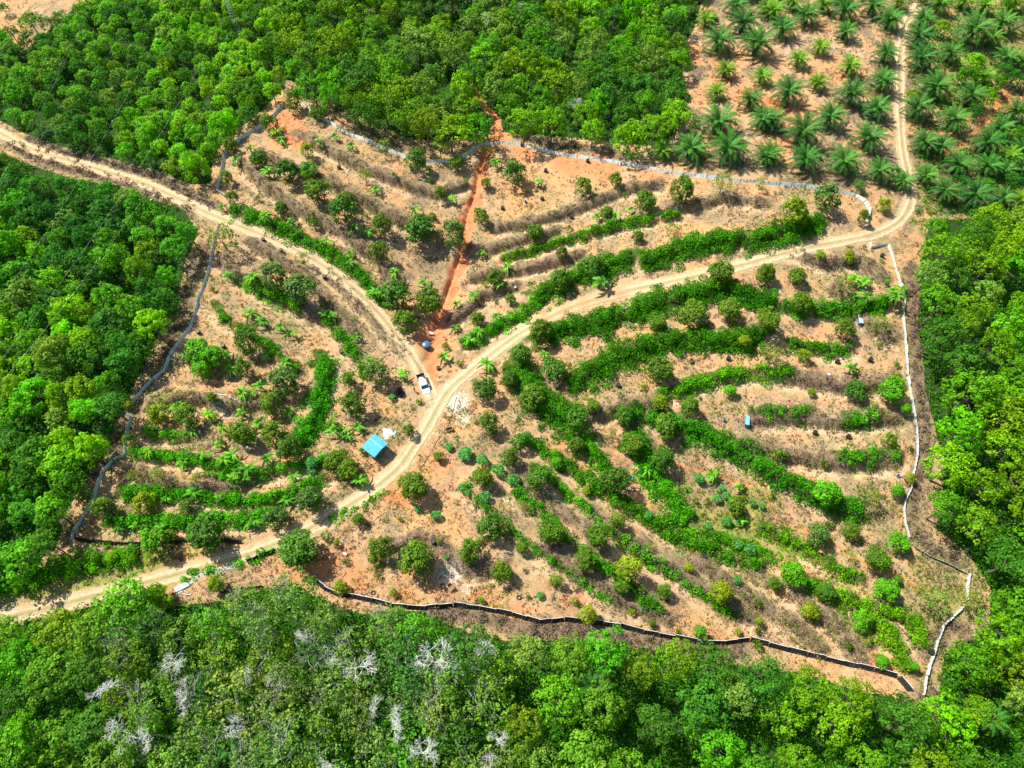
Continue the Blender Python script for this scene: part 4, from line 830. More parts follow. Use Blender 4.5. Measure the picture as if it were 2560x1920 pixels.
# ------------------------------------------------------------------ fences
M_zinc = plain('grey_sheet', (.54, .61, .56), .5, .0, .14, 1.2); M_white = plain('white_sheet', (.50, .53, .49), .5, 0, .08, 1.0); M_greensheet = plain('weathered_sheet', (.50, .60, .55), .5, 0, .2, 1.0)
M_black = plain('black_netting', (.012, .012, .013), .8, 0, .3, 4); M_post = plain('fence_post', (.13, .10, .08), .9, 0, .3, 4); M_rope = plain('white_rope', (.8, .8, .78), .6, 0, .05, 2)
def fence(runs, mat, label, height, lean, panel=3.0, side=1, rope=False, gap=.05):
    first = at(*runs[0][0][:2]); root = empty('fence', first); o3 = Vector(first)
    for run in runs:
        wp = [at(p[0], p[1]) for p in run]; wp = [Vector((a, b, 0)) for a, b, c in wp]
        pts = [wp[0]]; acc = []
        for a, b in zip(wp[:-1], wp[1:]):
            n = max(1, round((b - a).length / panel))
            for k in range(1, n + 1): pts.append(a.lerp(b, k / n))
        for i, (a, b) in enumerate(zip(pts[:-1], pts[1:])):
            d = (b - a).normalized(); nrm = Vector((-d.y, d.x, 0)) * side; ln = lean + random.uniform(-.12, .12)
            n = 8; mb = MB(); V_ = []; F_ = []
            off = nrm * math.sin(ln) * height; hz = math.cos(ln) * height * random.uniform(.94, 1.05)
            for k in range(n + 1):
                p = a.lerp(b, gap / 3 + (1 - 2 * gap / 3) * k / n); z = float(H(p.x, p.y)); wv = .03 * (1 if k % 2 else -1)
                for s_, th in ((0, .02), (0, -.02), (1, -.02), (1, .02)):
                    q = p + nrm * (wv + th) + off * s_ - o3; V_.append((q.x, q.y, z - .12 - o3.z + hz * s_ + (random.uniform(-.03, .03) if s_ and th < 0 else 0)))
            for k in range(n):
                j = k * 4
                for e in range(4): F_.append((j + e, j + (e + 1) % 4, j + 4 + (e + 1) % 4, j + 4 + e))
            F_ += [(0, 3, 2, 1), (n * 4, n * 4 + 1, n * 4 + 2, n * 4 + 3)]
            obj('fence_panel', mk_mesh('fence_panel', V_, F_, mat), root)
            pz = float(H(a.x, a.y)); mb = MB(); q = a - o3 - nrm * .06
            mb.tube([(q.x, q.y, pz - .3 - o3.z), (q.x + off.x, q.y + off.y, pz - o3.z + hz + .08)], [.05, .045], 6); mb.build('fence_post', M_post, root)
            if rope:
                mb = MB(); L_ = []
                for k in range(5):
                    p = a.lerp(b, k / 4); L_.append((p.x + off.x - o3.x, p.y + off.y - o3.y, float(H(p.x, p.y)) + hz - .1 - o3.z))
                mb.tube(L_, .05, 5); mb.build('top_rail', M_rope, root)
    tag(root, label, 'fence'); return root
gf1 = [T(0,0,[(1475,1275),(1418,1230),(1450,1100),(1482,975)]), T(0,0,[(1540,930),(1659,852)]) + T(1,0,[(110,775),(188,685)])]
gf2 = [T(1,0,[(288,680),(350,715),(430,780),(570,862),(700,918),(850,978),(970,1032),(1100,1055),(1250,1055),(1340,1025),(1480,938),(1659,938)]) + T(2,0,[(90,955),(270,1000),(500,1035),(730,1070),(960,1115),(1110,1140),(1260,1155),(1480,1182),(1659,1200)]) + T(3,0,[(150,1212),(330,1232),(470,1252),(560,1276),(620,1314),(645,1345),(640,1400),(632,1470)])]
fence([g for g in gf1], M_zinc, 'pale grey sheet fence round the upper left corner of the orchard', 1.15, .5, 3.0, 1)
fence(gf2, M_zinc, 'long pale grey sheet fence curving across the top of the orchard', 1.0, -.6, 3.0, -1)
lf = [T(0,0,[(1432,1462),(1395,1590),(1380,1659)]) + T(0,1,[(1365,90),(1330,200),(1290,300),(1265,400),(1240,470),(1190,545),(1110,650),(1080,745),(1000,805),(930,880),(868,952)]),
      T(0,1,[(825,1000),(858,1042),(840,1130),(820,1200),(828,1270),(740,1330),(680,1400),(640,1490),(620,1570),(570,1659)]) + T(0,2,[(530,70),(490,130),(482,180)])]
fence(lf, M_greensheet, 'weathered green grey sheet fence winding down the left side', .9, -.45, 2.6, 1)
fence([T(0,2,[(490,190),(600,208),(750,220),(930,230),(1090,215),(1250,200),(1450,203),(1570,214)])], M_black, 'short black netting fence above the lower left road', 1.2, .6, 3.0, 1, False)
fence([T(1,2,[(390,470),(440,510),(530,552),(630,566),(750,592),(870,624),(1100,642),(1280,621),(1450,641),(1659,682)]) + T(2,2,[(180,735),(340,715),(480,731),(700,757),(850,797),(1050,832),(1200,862),(1380,866),(1540,846),(1659,876)]) + T(3,2,[(250,941),(480,996),(680,1041),(830,1082),(900,1165)])],
      M_black, 'long black netting fence with pale top rail along the lower wood', 1.4, .6, 3.0, 1, True)
fence([T(0,2,[(1440,525),(1530,505),(1610,492)]) + T(1,2,[(50,480)])], M_black, 'short black fence stub beside the collapsed fence', 1.1, .0, 3.0, 1)
fence([T(0,2,[(1150,560),(1220,490),(1290,432),(1420,398),(1600,342)])], M_greensheet, 'half fallen grey fence by the lower left road', .8, 1.1, 2.4, 1)
fence([T(3,0,[(655,1570),(667,1612),(772,1590),(800,1659)]) + T(3,1,[(820,80),(850,180),(880,280),(870,400),(885,520),(890,640),(900,780),(920,900),(945,1050),(960,1180),(960,1300),(935,1420),(920,1510),(880,1590),(875,1659)]) + T(3,2,[(885,80),(908,170)])],
      M_white, 'white sheet fence down the right side of the orchard', .85, -.2, 2.8, -1)
fence([T(3,2,[(910,172),(950,225),(1050,285),(1160,330),(1280,390)])], M_greensheet, 'green grey sheet fence running out to the right corner', .9, .3, 2.8, -1)
fence([T(3,2,[(1298,398),(1280,500),(1278,575),(1245,625),(1130,730),(1090,830),(1060,930),(1020,1060),(1000,1190)])], M_white, 'white sheet fence in the lower right corner', .9, .2, 2.8, 1)
fence([T(0,2,[(1610,340),(1659,325)]) + T(1,2,[(30,300),(90,285),(140,268)])], M_black, 'short black netting fence along the verge left of the big round tree', 1.3, .6, 3.0, 1)
# fallen sheet and poles at the collapsed end
def small(name, c, r, x, y, rz=0, lift=0):
    (u, v), = T(c, r, [(x, y)]); p = at(u, v); return empty(name, (p[0], p[1], p[2] + lift), rz)
t = small('loose_sheet', 0, 2, 1180, 485, .5); b = MB(); b.box((0, 0, .25), (2.6, 1.0, .04), rot=Matrix.Rotation(.2, 3, 'X')); b.build('sheet', M_greensheet, t)
b = MB(); [b.box((-1.0 + .4 * k, 0, .28), (.05, 1.0, .03), rot=Matrix.Rotation(.2, 3, 'X')) for k in range(6)]; b.build('ridges', M_greensheet, t); tag(t, 'loose grey roofing sheet lying by the collapsed fence', 'metal sheet')
t = small('white_pipe', 0, 2, 1210, 535, -.1); b = MB(); b.tube([(-.8, 0, .15), (.8, 0, .12)], .11, 10); b.build('pipe', M_white, t); tag(t, 'short white pipe on the ground by the collapsed fence', 'pipe')

# ------------------------------------------------------------------ hut
M_blue = plain('blue_roof', (.10, .46, .62), .42, 0, .16, 1.1); M_blue2 = plain('blue_ridge', (.06, .36, .50), .4, 0, .08, 1); M_wood = plain('old_timber', (.22, .15, .09), .85, 0, .3, 5); M_dark = plain('dark_inside', (.05, .045, .04), .9, 0, .3, 4)
RH = 2.7
cn = [at(*T(1,1,[(x, y)])[0], RH) for x, y in ((768,1150),(852,1215),(768,1308),(683,1235))]   # top, right, bottom, left
cx = sum(p[0] for p in cn) / 4; cy = sum(p[1] for p in cn) / 4; cz = float(H(cx, cy))
e1 = Vector((cn[1][0] - cn[0][0] + cn[2][0] - cn[3][0], cn[1][1] - cn[0][1] + cn[2][1] - cn[3][1], 0)) / 2   # along ridge
e2 = Vector((cn[3][0] - cn[0][0] + cn[2][0] - cn[1][0], cn[3][1] - cn[0][1] + cn[2][1] - cn[1][1], 0)) / 2
W1, W2 = e1.length, e2.length; ang = math.atan2(e1.y, e1.x); print('hut', W1, W2, math.degrees(ang))
sgn = 1 if e1.cross(e2).z > 0 else -1
hut = empty('hut', (cx, cy, cz), ang); tag(hut, 'small open hut with a bright blue metal roof beside the road', 'hut')
def roofslab(y0, y1, z0, z1, name, mat, n=22, over=0):
    V_ = []; F_ = []
    for i in range(n * 2 + 1):
        x = -W1 / 2 + W1 * i / (n * 2); dz = .05 * (1 if i % 2 else 0)
        for y, z in ((y0, z0), (y1, z1)): V_ += [(x, y * sgn, z + dz), (x, y * sgn, z + dz - .03)]
    for i in range(n * 2):
        j = i * 4; F_ += [(j, j + 2, j + 6, j + 4), (j + 1, j + 5, j + 7, j + 3), (j, j + 4, j + 5, j + 1), (j + 2, j + 3, j + 7, j + 6)]
    F_ += [(0, 1, 3, 2), (n * 8, n * 8 + 2, n * 8 + 3, n * 8 + 1)]
    return obj(name, mk_mesh(name, V_, F_, mat), hut)
yr = -W2 / 2 + W2 * .36
roofslab(-W2 / 2, yr, RH - .05, RH + .18, 'roof', M_blue); roofslab(yr + .02, W2 / 2, RH + .22, RH - .15, 'roof', M_blue)
b = MB(); b.box((0, (yr + .12) * sgn, RH + .27), (W1, .42, .02)); b.build('ridge_flashing', M_blue2, hut)
for sx in (-1, 1):
    for yy in (-W2 / 2 + .35, 0, W2 / 2 - .35):
        b = MB(); b.box((sx * (W1 / 2 - .35), yy, RH / 2 - .25), (.13, .13, RH + .2)); b.build('post', M_wood, hut)
b = MB(); [b.box((0, yy, RH - .26), (W1 - .4, .08, .12)) for yy in (-W2 / 2 + .35, W2 / 2 - .35)]; [b.box((sx * (W1 / 2 - .35), 0, RH - .38), (.08, W2 - .4, .12)) for sx in (-1, 1)]; b.build('roof_frame', M_wood, hut)
b = MB(); b.box((0, 0, .45), (W1 - 1.0, W2 - 1.0, .1)); [b.box((sx * (W1 / 2 - .7), yy, .2), (.1, .1, .6)) for sx in (-1, 1) for yy in (-W2 / 2 + .7, W2 / 2 - .7)]; b.build('floor', M_wood, hut)
b = MB(); b.box((-(W1 / 2 - .45), 0, 1.0), (.04, W2 - 1.0, 1.0)); b.build('wall', M_wood, hut)

# ------------------------------------------------------------------ pickup truck
M_carw = plain('white_paint', (.64, .67, .68), .25, 0, .03, 1); M_glass = plain('dark_glass', (.02, .06, .10), .08, 0, .1, 1); M_tyre = plain('tyre_rubber', (.02, .02, .02), .8, 0, .2, 5); M_rim = plain('rim', (.55, .55, .56), .35, .7, .1, 3); M_bed = plain('bed_liner', (.02, .02, .022), .7, 0, .2, 4); M_lamp = plain('lamp', (.75, .75, .7), .15, 0, .05, 2); M_redl = plain('tail_lamp', (.5, .02, .02), .2, 0, .05, 2)
ra = at(*T(1,1,[(1062,768)])[0], .9); fa = at(*T(1,1,[(1108,884)])[0], .9)
px_, py_ = (ra[0] + fa[0]) / 2, (ra[1] + fa[1]) / 2; rzt = math.atan2(fa[1] - ra[1], fa[0] - ra[0]); Lt = math.hypot(fa[0] - ra[0], fa[1] - ra[1]); print('truck len', Lt)
car = empty('pickup_truck', (px_, py_, float(H(px_, py_)) + .03), rzt); car.scale = (max(.95, min(1.2, Lt / 5.2)),) * 3
tag(car, 'white pickup truck with a loaded black cargo bed parked at the junction', 'pickup truck')
def section_body(secs, name, mat, parent, smooth=False):
    V_ = []; F_ = []; k = len(secs[0][1])
    for x, pr in secs: V_ += [(x, y, z) for y, z in pr]
    for i in range(len(secs) - 1):
        for j in range(k): F_.append((i * k + j, i * k + (j + 1) % k, (i + 1) * k + (j + 1) % k, (i + 1) * k + j))
    F_ += [tuple(range(k))[::-1], tuple((len(secs) - 1) * k + j for j in range(k))]
    return obj(name, mk_mesh(name, V_, F_, mat), parent)
def prof(w, z0, z1, tw=.92): return [(-w, z0), (w, z0), (w, z0 + (z1 - z0) * .65), (w * tw, z1 - .03), (w * tw * .9, z1), (-w * tw * .9, z1), (-w * tw, z1 - .03), (-w, z0 + (z1 - z0) * .65)]
section_body([(-.75, prof(.90, .38, 1.10)), (.95, prof(.90, .38, 1.12)), (1.2, prof(.90, .38, 1.13)), (2.1, prof(.88, .4, 1.06)), (2.45, prof(.82, .42, .95)), (2.6, prof(.70, .45, .78))], 'body', M_carw, car)
section_body([(-.72, prof(.80, 1.11, 1.55, .9)), (-.55, prof(.78, 1.11, 1.72, .86)), (.25, prof(.78, 1.11, 1.78, .86)), (.62, prof(.78, 1.11, 1.70, .86)), (.75, prof(.79, 1.11, 1.6, .88))], 'cab', M_carw, car)
section_body([(.76, [(-.74, 1.12), (.74, 1.12), (.66, 1.60), (-.66, 1.60)]), (1.32, [(-.76, 1.12), (.76, 1.12), (.75, 1.14), (-.75, 1.14)])], 'windscreen', M_glass, car)
b = MB(); b.box((-.75, 0, 1.42), (.03, 1.2, .28)); b.build('rear_window', M_glass, car)
for sy in (-1, 1):
    b = MB(); b.box((.28, sy * .775, 1.38), (.62, .03, .30)); b.box((-.38, sy * .775, 1.38), (.5, .03, .30)); b.build('side_window', M_glass, car)
    b = MB(); b.box((.85, sy * 1.0, 1.2), (.12, .2, .16)); b.build('wing_mirror', M_carw, car)
    b = MB(); b.box((2.5, sy * .62, .80), (.16, .28, .14)); b.build('headlight', M_lamp, car)
    b = MB(); b.box((-2.62, sy * .84, .85), (.06, .1, .3)); b.build('tail_light', M_redl, car)
    for wx in (-1.65, 1.65):
        b = MB(); b.tube([(wx, sy * .74, .38), (wx, sy * .96, .38)], .38, 20); wl = b.build('wheel', M_tyre, car); b = MB(); b.tube([(wx, sy * .955, .38), (wx, sy * .975, .38)], .22, 14); b.build('rim', M_rim, wl)
b = MB(); b.box((2.62, 0, .5), (.12, 1.55, .22)); b.build('bumper', M_bed, car); b = MB(); b.box((2.60, 0, .74), (.06, .85, .14)); b.build('grille', M_bed, car)
b = MB(); b.box((-1.68, 0, .66), (1.84, 1.66, .06)); b.box((-2.58, 0, .86), (.06, 1.7, .42)); b.box((-.80, 0, .86), (.06, 1.7, .42))
for sy in (-1, 1): b.box((-1.68, sy * .84, .86), (1.8, .06, .44))
b.build('cargo_bed', M_bed, car)
b = MB()
for sy in (-1, 1): b.box((-1.68, sy * .895, .74), (1.86, .045, .62))
b.build('bed_side', M_carw, car); b = MB(); b.tube([(-.85, -.7, 1.1), (-.85, -.7, 1.5), (-.85, .7, 1.5), (-.85, .7, 1.1)], .035, 6); b.build('roll_bar', M_bed, car)
cg = empty('cargo_sacks', (0, 0, 0)); M4 = car.matrix_basis
cg.location = Vector((px_, py_, car.location.z)); cg.rotation_euler = (0, 0, rzt); cg.scale = car.scale
def lump(c, d, seed, n=10, m=7, p=.5):
    r = random.Random(seed); V_ = []; F_ = []
    for i in range(m + 1):
        th = math.pi * i / m
        for k in range(n):
            a = 2 * math.pi * k / n; sx = math.copysign(abs(math.cos(a)) ** p, math.cos(a)); sy = math.copysign(abs(math.sin(a)) ** p, math.sin(a)); q = math.sin(th) ** .6; j = r.uniform(.93, 1.07)
            V_.append((c[0] + d[0] / 2 * sx * q * j, c[1] + d[1] / 2 * sy * q * j, c[2] + d[2] / 2 * math.cos(th) * j))
    for i in range(m):
        for k in range(n): F_.append((i * n + k, i * n + (k + 1) % n, (i + 1) * n + (k + 1) % n, (i + 1) * n + k))
    return V_, F_
M_sack = plain('white_sack', (.72, .70, .66), .8, 0, .15, 6)
for c, d, s in (((-1.15, .3, .95), (.6, .7, .42), 1), ((-1.15, -.4, .93), (.62, .65, .4), 2), ((-1.6, -.1, .88), (.5, .9, .3), 3)):
    b = MB(); b.add(*lump(c, d, s)); b.build('sack', M_sack, cg, smooth=True)
tag(cg, 'white sacks heaped in the bed of the pickup', 'sacks')

# ------------------------------------------------------------------ person
M_skin = plain('skin', (.28, .16, .10), .6, 0, .05, 4); M_shirt = plain('dark_shirt', (.03, .04, .07), .8, 0, .2, 6); M_trous = plain('dark_trousers', (.035, .035, .045), .85, 0, .2, 6); M_hair = plain('black_hair', (.01, .01, .01), .6, 0, .2, 8)
def skinned(name, verts, edges, radii, mat, parent, root=0, sub=1):
    me = bpy.data.meshes.new(name); me.from_pydata(verts, edges, []); me.update(); o = obj(name, me, parent)
    me.materials.append(mat); o.modifiers.new('skin', 'SKIN')
    for i, r in enumerate(radii): me.skin_vertices[0].data[i].radius = (r, r) if not isinstance(r, tuple) else r; me.skin_vertices[0].data[i].use_root = (i == root)
    m_ = o.modifiers.new('sub', 'SUBSURF'); m_.levels = sub; m_.render_levels = sub; return o
pp = at(*T(1,1,[(1029,877)])[0]); man = empty('person', (pp[0], pp[1], pp[2] + .02), rzt + 1.2)
tag(man, 'person in dark shirt and trousers standing left of the white pickup', 'person')
pv = [(0,0,.95),(0,.01,1.15),(0,.01,1.38),(0,0,1.50),(0,.02,1.56),(0,.02,1.66),(.02,.10,.90),(.03,.11,.50),(0,.11,.08),(.16,.12,.04),(-.02,-.10,.90),(-.04,-.11,.50),(-.08,-.11,.08),(.08,-.13,.04),
      (0,.19,1.40),(.03,.25,1.12),(.12,.24,.90),(0,-.19,1.40),(.0,-.25,1.12),(.06,-.27,.88)]
pe = [(0,1),(1,2),(2,3),(3,4),(4,5),(0,6),(6,7),(7,8),(8,9),(0,10),(10,11),(11,12),(12,13),(2,14),(14,15),(15,16),(2,17),(17,18),(18,19)]
pr = [.13,.125,.15,.06,.085,.08,.09,.062,.045,.04,.09,.062,.045,.04,.06,.042,.03,.06,.042,.03]
hv = []; he = []; hr = []
base_n = len(pv)
for hand, (hx, hy, hz), sg in ((16, (.12, .24, .90), 1), (19, (.06, -.27, .88), -1)):
    j = len(pv); pv.append((hx + .01, hy, hz - .07)); pr.append(.028); pe.append((hand, j))
    for k, (fl, dy) in enumerate(((.075, .022), (.085, .008), (.08, -.008), (.065, -.022))):
        q = len(pv); pv += [(hx + .02, hy + dy, hz - .11), (hx + .035, hy + dy, hz - .11 - fl * .55), (hx + .055, hy + dy * .9, hz - .11 - fl * .95)]; pr += [.009, .009, .008]; pe += [(j, q), (q, q + 1), (q + 1, q + 2)]
    q = len(pv); pv += [(hx + .045, hy - .02 * sg, hz - .06), (hx + .075, hy - .02 * sg, hz - .095)]; pr += [.011, .009]; pe += [(j, q), (q, q + 1)]
skinned('body', pv, pe, pr, M_skin, man, 0, 1)
skinned('shirt', [(0,0,.98),(0,.01,1.15),(0,.01,1.36),(0,0,1.46),(0,.18,1.40),(.02,.235,1.2),(0,-.18,1.40),(.0,-.235,1.2)], [(0,1),(1,2),(2,3),(2,4),(4,5),(2,6),(6,7)], [.15,.145,.17,.08,.075,.06,.075,.06], M_shirt, man, 0, 1)
skinned('trousers', [(0,0,.96),(.02,.10,.88),(.03,.11,.50),(0,.11,.12),(-.02,-.10,.88),(-.04,-.11,.50),(-.08,-.11,.12)], [(0,1),(1,2),(2,3),(0,4),(4,5),(5,6)], [.145,.105,.078,.065,.105,.078,.065], M_trous, man, 0, 1)
b = MB(); b.add(*lump((-.015, .02, 1.67), (.22, .2, .2), 5, 12, 8, 1)); b.build('hair', M_hair, man, smooth=True)
b = MB(); b.add([(.083, .02, 1.60), (.108, .02, 1.585), (.085, .008, 1.575), (.085, .032, 1.575)], [(0, 1, 2), (0, 3, 1), (1, 3, 2)]); b.build('nose', M_skin, man)

# ------------------------------------------------------------------ tank, troughs, drums, crates and small things
M_tank = plain('tank_blue', (.03, .10, .17), .35, 0, .12, 2); M_lid = plain('tank_lid', (.05, .17, .26), .3, 0, .1, 2); M_cyan = plain('pale_blue_plastic', (.22, .55, .65), .4, 0, .1, 2); M_bluep = plain('blue_plastic', (.03, .20, .55), .4, 0, .1, 2); M_drum = plain('black_plastic', (.015, .015, .017), .5, 0, .2, 4)
t = small('water_tank', 1, 1, 1105, 590); b = MB(); b.lathe([(.95, -.2), (.97, .3), (.93, .35), (.97, .4), (.97, .8), (.93, .85), (.97, .9), (.95, 1.25)], n=28); b.build('tank_body', M_tank, t, smooth=False)
b = MB(); b.lathe([(.93, 1.255), (.7, 1.42), (.25, 1.52), (.24, 1.60)], n=28); [b.tube([(math.cos(a) * .3, math.sin(a) * .3, 1.53), (math.cos(a) * .92, math.sin(a) * .92, 1.29)], .025, 5) for a in [k * math.pi / 4 for k in range(8)]]; b.build('lid', M_lid, t); tag(t, 'round dark blue water tank at the foot of the gully', 'water tank')
t = small('bucket', 1, 1, 1124, 545); b = MB(); b.lathe([(.2, -.05), (.26, .45), (.28, .46), (.24, .44), (.18, .05)], n=16); b.build('bucket_body', M_bluep, t); tag(t, 'small blue bucket beside the water tank', 'bucket')
t = small('low_table', 1, 1, 1135, 508, -.3); b = MB(); b.box((0, 0, .6), (1.1, .6, .05)); b.build('table_top', M_white, t)
for sx in (-.45, .45):
    for sy in (-.22, .22): b = MB(); b.box((sx, sy, .25), (.06, .06, .66)); b.build('leg', M_wood, t)
tag(t, 'white topped low table above the water tank', 'table')
def heap(name, c, r, x, y, rad, h, mat, label, cat, seed=1):
    t = small(name, c, r, x, y); n = 26; V_ = []; F_ = []; rr = random.Random(seed)
    for i in range(9):
        for k in range(n):
            a = 2 * math.pi * k / n; q = i / 8 * rad * (1 + .25 * math.sin(a * 3 + seed) + rr.uniform(-.08, .08)); x_, y_ = t.location.x + q * math.cos(a), t.location.y + q * math.sin(a)
            V_.append((q * math.cos(a), q * math.sin(a), float(H(x_, y_)) - t.location.z + h * (1 - (i / 8) ** 1.5) * rr.uniform(.6, 1.2) - .05 * (i == 8)))
    for i in range(8):
        for k in range(n): F_.append((i * n + k, i * n + (k + 1) % n, (i + 1) * n + (k + 1) % n, (i + 1) * n + k))
    me = mk_mesh('heap', V_, [f[::-1] for f in F_], mat, smooth=False); o = obj('pile', me, t); tag(t, label, cat)
heap('lime_heap', 1, 1, 858, 1150, 1.35, .35, plain('white_lime', (.72, .78, .76), .95, 0, .12, 3), 'white heap of lime just above the blue hut', 'heap')
heap('tarpaulin', 1, 1, 928, 893, 1.5, .5, M_black, 'crumpled black tarpaulin left of the pickup', 'tarpaulin', 3)
def trough(c, r, x, y, L, W, rz, mo, mi, label):
    t = small('trough', c, r, x, y, rz); b = MB(); b.box((0, 0, .32), (L, W, .74), taper=1.0); b.build('trough_body', mo, t)
    b = MB(); [b.box((0, sy * (W / 2 - .04), .73), (L + .04, .09, .08)) for sy in (-1, 1)]; [b.box((sx * (L / 2 - .04), 0, .732), (.09, W - .18, .08)) for sx in (-1, 1)]; b.build('rim', mi, t)
    b = MB(); b.box((0, 0, .70), (L - .2, W - .2, .03)); b.build('inner_liner', mi, t); tag(t, label, 'trough')
trough(2, 1, 1520, 1072, 2.3, .85, 1.35, M_bluep, M_cyan, 'light blue rectangular trough in the middle of the right field'); trough(3, 1, 592, 418, 2.4, .9, 1.45, M_bluep, M_white, 'white topped rectangular trough near the right fence')
t = small('barrel', 2, 1, 1370, 1065); b = MB(); b.lathe([(.28, -.1), (.32, .2), (.30, .25), (.32, .5), (.28, .8)], n=18); b.build('barrel_body', M_cyan, t); b = MB(); b.lathe([(.25, .80), (.25, .84)], n=18); b.build('lid', M_drum, t); tag(t, 'pale blue barrel left of the light blue trough', 'barrel')
for c, r, x, y, lab in ((2,0,88,1312,'small blue bucket below the big tree right of the gully'), (2,1,770,1442,'small blue bucket in the middle terraces'), (3,1,840,1428,'small blue bucket by the lower part of the white fence')):
    t = small('bucket', c, r, x, y); b = MB(); b.lathe([(.24, -.05), (.32, .55), (.34, .56), (.29, .54), (.22, .06)], n=16); b.build('bucket_body', M_bluep, t); tag(t, lab, 'bucket', 'blue buckets')
drum0 = None
def drum_parts(t):
    b = MB(); b.lathe([(.42, -.1), (.47, .3), (.45, .34), (.47, .38), (.44, .78), (.40, .80)], n=18); b.build('drum_body', M_drum, t)
    b = MB(); b.lathe([(.45, .76), (.46, .83), (.36, .83), (.35, .78)], n=18); b.build('rim', M_tyre, t)
DR = [(1,1,445,143),(1,1,555,628),(1,1,1183,733),(1,0,50,1560),(1,0,168,1632),(2,0,490,1050),(2,0,218,1112),(2,0,65,945),(2,0,195,1295),(2,0,385,1412),(1,0,1597,1355),(0,1,1290,500),(0,1,1450,590),(3,1,445,690),(3,1,658,678),(3,1,515,1175),(3,1,300,1150),(2,1,643,553),(2,1,1160,687),(2,1,1400,670),(2,1,688,843),(2,2,1000,572),(2,2,1245,290),(1,2,1150,197),(3,2,1050,908),(1,0,540,1090),(3,1,735,5)]
for c, r, x, y in DR:
    t = small('plastic_drum', c, r, x, y, random.uniform(0, 6))
    if drum0 is None: drum_parts(t); drum0 = t
    else:
        for ch in drum0.children: k = ch.copy(); COL.objects.link(k); k.parent = t
    tag(t, None, 'drum', 'black drums on the terraces'); (u, v), = T(c, r, [(x, y)]); later(t, u, v, 'black plastic', 'drum')
for c, r, x, y, rz_, lab in ((1,1,1253,1128,.3,'brown wooden crate right of the road below the junction'), (1,2,1265,487,-.75,'brown wooden crate on the pale ground near the black netting')):
    t = small('wooden_crate', c, r, x, y, rz_); b = MB(); b.box((0, 0, .05), (1.4, .8, .06)); b.build('base', M_wood, t)
    for sy in (-1, 1): b = MB(); [b.box((0, sy * .4, .18 + .2 * k), (1.4, .04, .14)) for k in range(3)]; b.build('side_boards', M_wood, t)
    for sx in (-1, 1): b = MB(); [b.box((sx * .68, 0, .18 + .2 * k), (.04, .74, .14)) for k in range(3)]; b.build('end_boards', M_wood, t)
    tag(t, lab, 'crate')
for c, r, x, y, lab in ((1,2,760,525,'old tyre lying on bare soil above the lower wood'), (2,2,45,555,'old tyre lying at the left of the diagonal rows'), (2,2,1530,690,'old tyre below the yellowish tree of the lower right field')):
    t = small('old_tyre', c, r, x, y); V_ = []; F_ = []; n = 22; m = 8
    for i in range(n):
        a = 2 * math.pi * i / n
        for k in range(m): q = 2 * math.pi * k / m; V_.append(((.36 + .12 * math.cos(q)) * math.cos(a), (.36 + .12 * math.cos(q)) * math.sin(a), .12 + .11 * math.sin(q)))
    for i in range(n):
        for k in range(m): F_.append((i * m + k, ((i + 1) % n) * m + k, ((i + 1) % n) * m + (k + 1) % m, i * m + (k + 1) % m))
    o = obj('tread', mk_mesh('tread', V_, F_, M_tyre), t); tag(t, lab, 'tyre', 'old tyres')
for c, r, x, y in ((0,1,1600,1240),(0,1,1295,1140),(0,2,795,125),(3,1,395,770),(1,2,580,275),(1,1,150,1480),(0,0,980,1300),(0,0,1000,1270),(2,1,20,205)):
    t = small('plastic_sack', c, r, x, y, random.uniform(0, 6)); b = MB(); b.add(*lump((0, 0, .18), (.85, .5, .42), x, 14, 8, .7)); b.build('sack_body', M_sack, t, smooth=True); b = MB(); b.add(*lump((.48, 0, .2), (.22, .16, .12), x + 1)); b.build('tied_end', M_sack, t)
    tag(t, None, 'sack', 'white sacks lying about'); (u, v), = T(c, r, [(x, y)]); later(t, u, v, 'white', 'sack')
def line_on_ground(name, pts, rad, mat, label, cat, lift=.05):
    wp = catmull([Vector((p[0], p[1], 0)) for p in [at(*q) for q in pts]], 1.0); o3 = wp[0].copy(); b = MB(); o3.z = float(H(o3.x, o3.y))
    b.tube([(p.x - o3.x, p.y - o3.y, float(H(p.x, p.y)) + lift - o3.z) for p in wp], rad, 6); o = b.build(name, mat, None, o3); tag(o, label, cat)
line_on_ground('hose', T(1,1,[(1300,915),(1275,1010),(1240,1110),(1180,1190),(1120,1300),(1060,1390)]), .045, M_drum, 'thin black hose running down the right side of the road', 'hose')
line_on_ground('hose', T(1,2,[(840,0),(740,80),(660,160)]), .045, M_drum, 'black hose on the red soil below the lower road', 'hose')
line_on_ground('fallen_log', T(0,1,[(1380,893),(1470,905),(1560,950)]), .12, M_pale_bark, 'pale fallen log right of the left fence', 'log', .1)

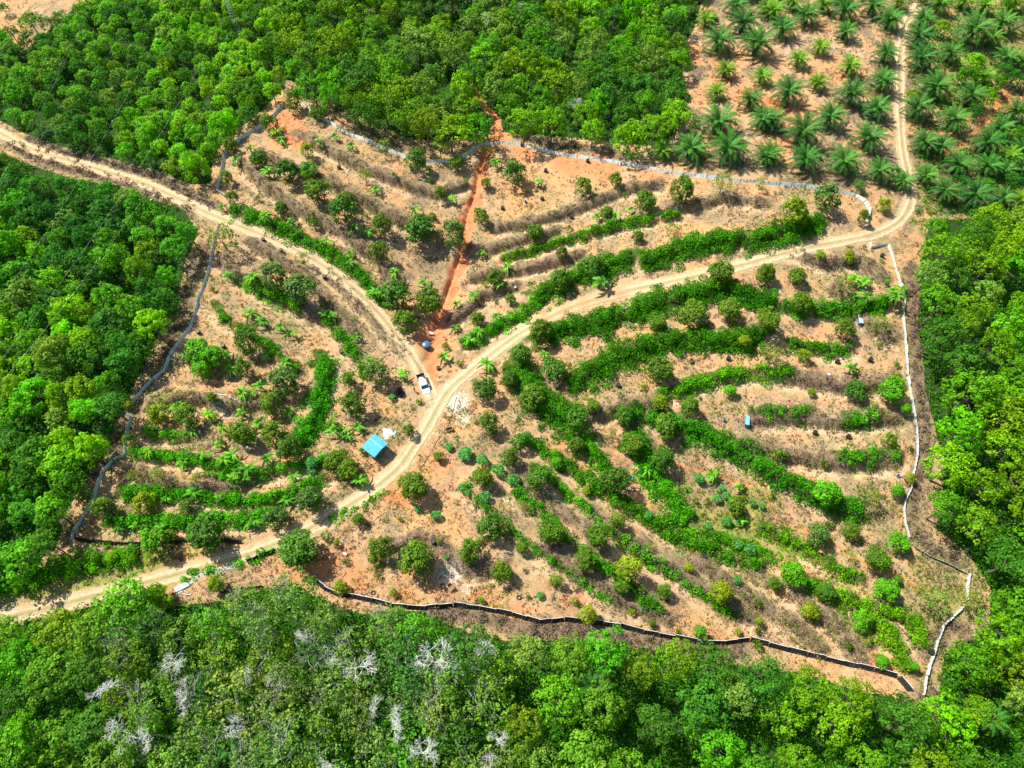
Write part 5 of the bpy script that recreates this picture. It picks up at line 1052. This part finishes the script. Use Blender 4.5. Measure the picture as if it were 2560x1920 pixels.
# ------------------------------------------------------------------ pylon, mast and power cables
M_steel = plain('galvanised_steel', (.42, .47, .47), .4, .5, .15, 2); M_cable = plain('cable', (.22, .25, .25), .4, .3, .05, 2)
def lattice(t, w0, w1, h, n, rad, part='lattice'):
    cr = lambda w_, z: [(-w_, -w_, z), (w_, -w_, z), (w_, w_, z), (-w_, w_, z)]
    for k in range(4):
        b = MB(); b.tube([cr(w0, -.5)[k], cr(w1, h)[k]], rad * 1.5, 5); b.build('leg', M_steel, t)
    b = MB(); zs = [h * (1 - (1 - i / n) ** 1.25) for i in range(n + 1)]
    for i in range(n):
        wa = w0 + (w1 - w0) * zs[i] / h; wb = w0 + (w1 - w0) * zs[i + 1] / h; A = cr(wa, zs[i]); B = cr(wb, zs[i + 1])
        for k in range(4): b.tube([A[k], B[(k + 1) % 4]], rad, 4); b.tube([A[(k + 1) % 4], B[k]], rad, 4); b.tube([B[k], B[(k + 1) % 4]], rad, 4)
    b.build('bracing', M_steel, t)
p = at(602, 98); t = empty('lattice_mast', p, .4); lattice(t, .75, .5, 26, 16, .05); tag(t, 'slender steel lattice mast rising from the upper left thicket', 'mast')
p = at(440, 28); t = empty('power_pylon', p, .5); lattice(t, 3.2, .8, 32, 8, .10); b = MB()
for z, L in ((25, 6), (28, 5), (31, 4)):
    for s_ in (-1, 1): b.tube([(s_ * .9, 0, z), (s_ * L, 0, z + .5)], .08, 4); b.tube([(s_ * .9, 0, z + 1.2), (s_ * L, 0, z + .5)], .06, 4)
b.build('cross_arms', M_steel, t); tag(t, 'steel power pylon base at the top edge left of the mast', 'pylon')
def p_at_z(u, v, z): x, y = flat(u, v, z); return Vector((float(x), float(y), z))
CB = [((-60,470),(160,10)),((-60,545),(215,-10)),((-60,560),(225,-10)),((10,480),(270,20)),((-30,930),(330,420)),((-30,985),(380,440)),((-60,820),(250,330))]
for (a, b_) in CB:
    A = p_at_z(*a, 24); B = p_at_z(*b_, 27); d = B - A; A2 = A - d * .6; B2 = B + d * .9; pts = []
    for k in range(41):
        s = k / 40; q = A2.lerp(B2, s); q.z += 5 * ((2 * s - 1) ** 2 - .4); pts.append(q - A2)
    m_ = MB(); m_.tube(pts, .006, 4, False); o = m_.build('power_cable', M_cable, None, A2); tag(o, None, 'power cable', 'power cables crossing the left woods')
    later(o, (a[0] + b_[0]) / 2, (a[1] + b_[1]) / 2, 'thin pale', 'power cable')
finish_labels()
print('objects', len(bpy.data.objects))
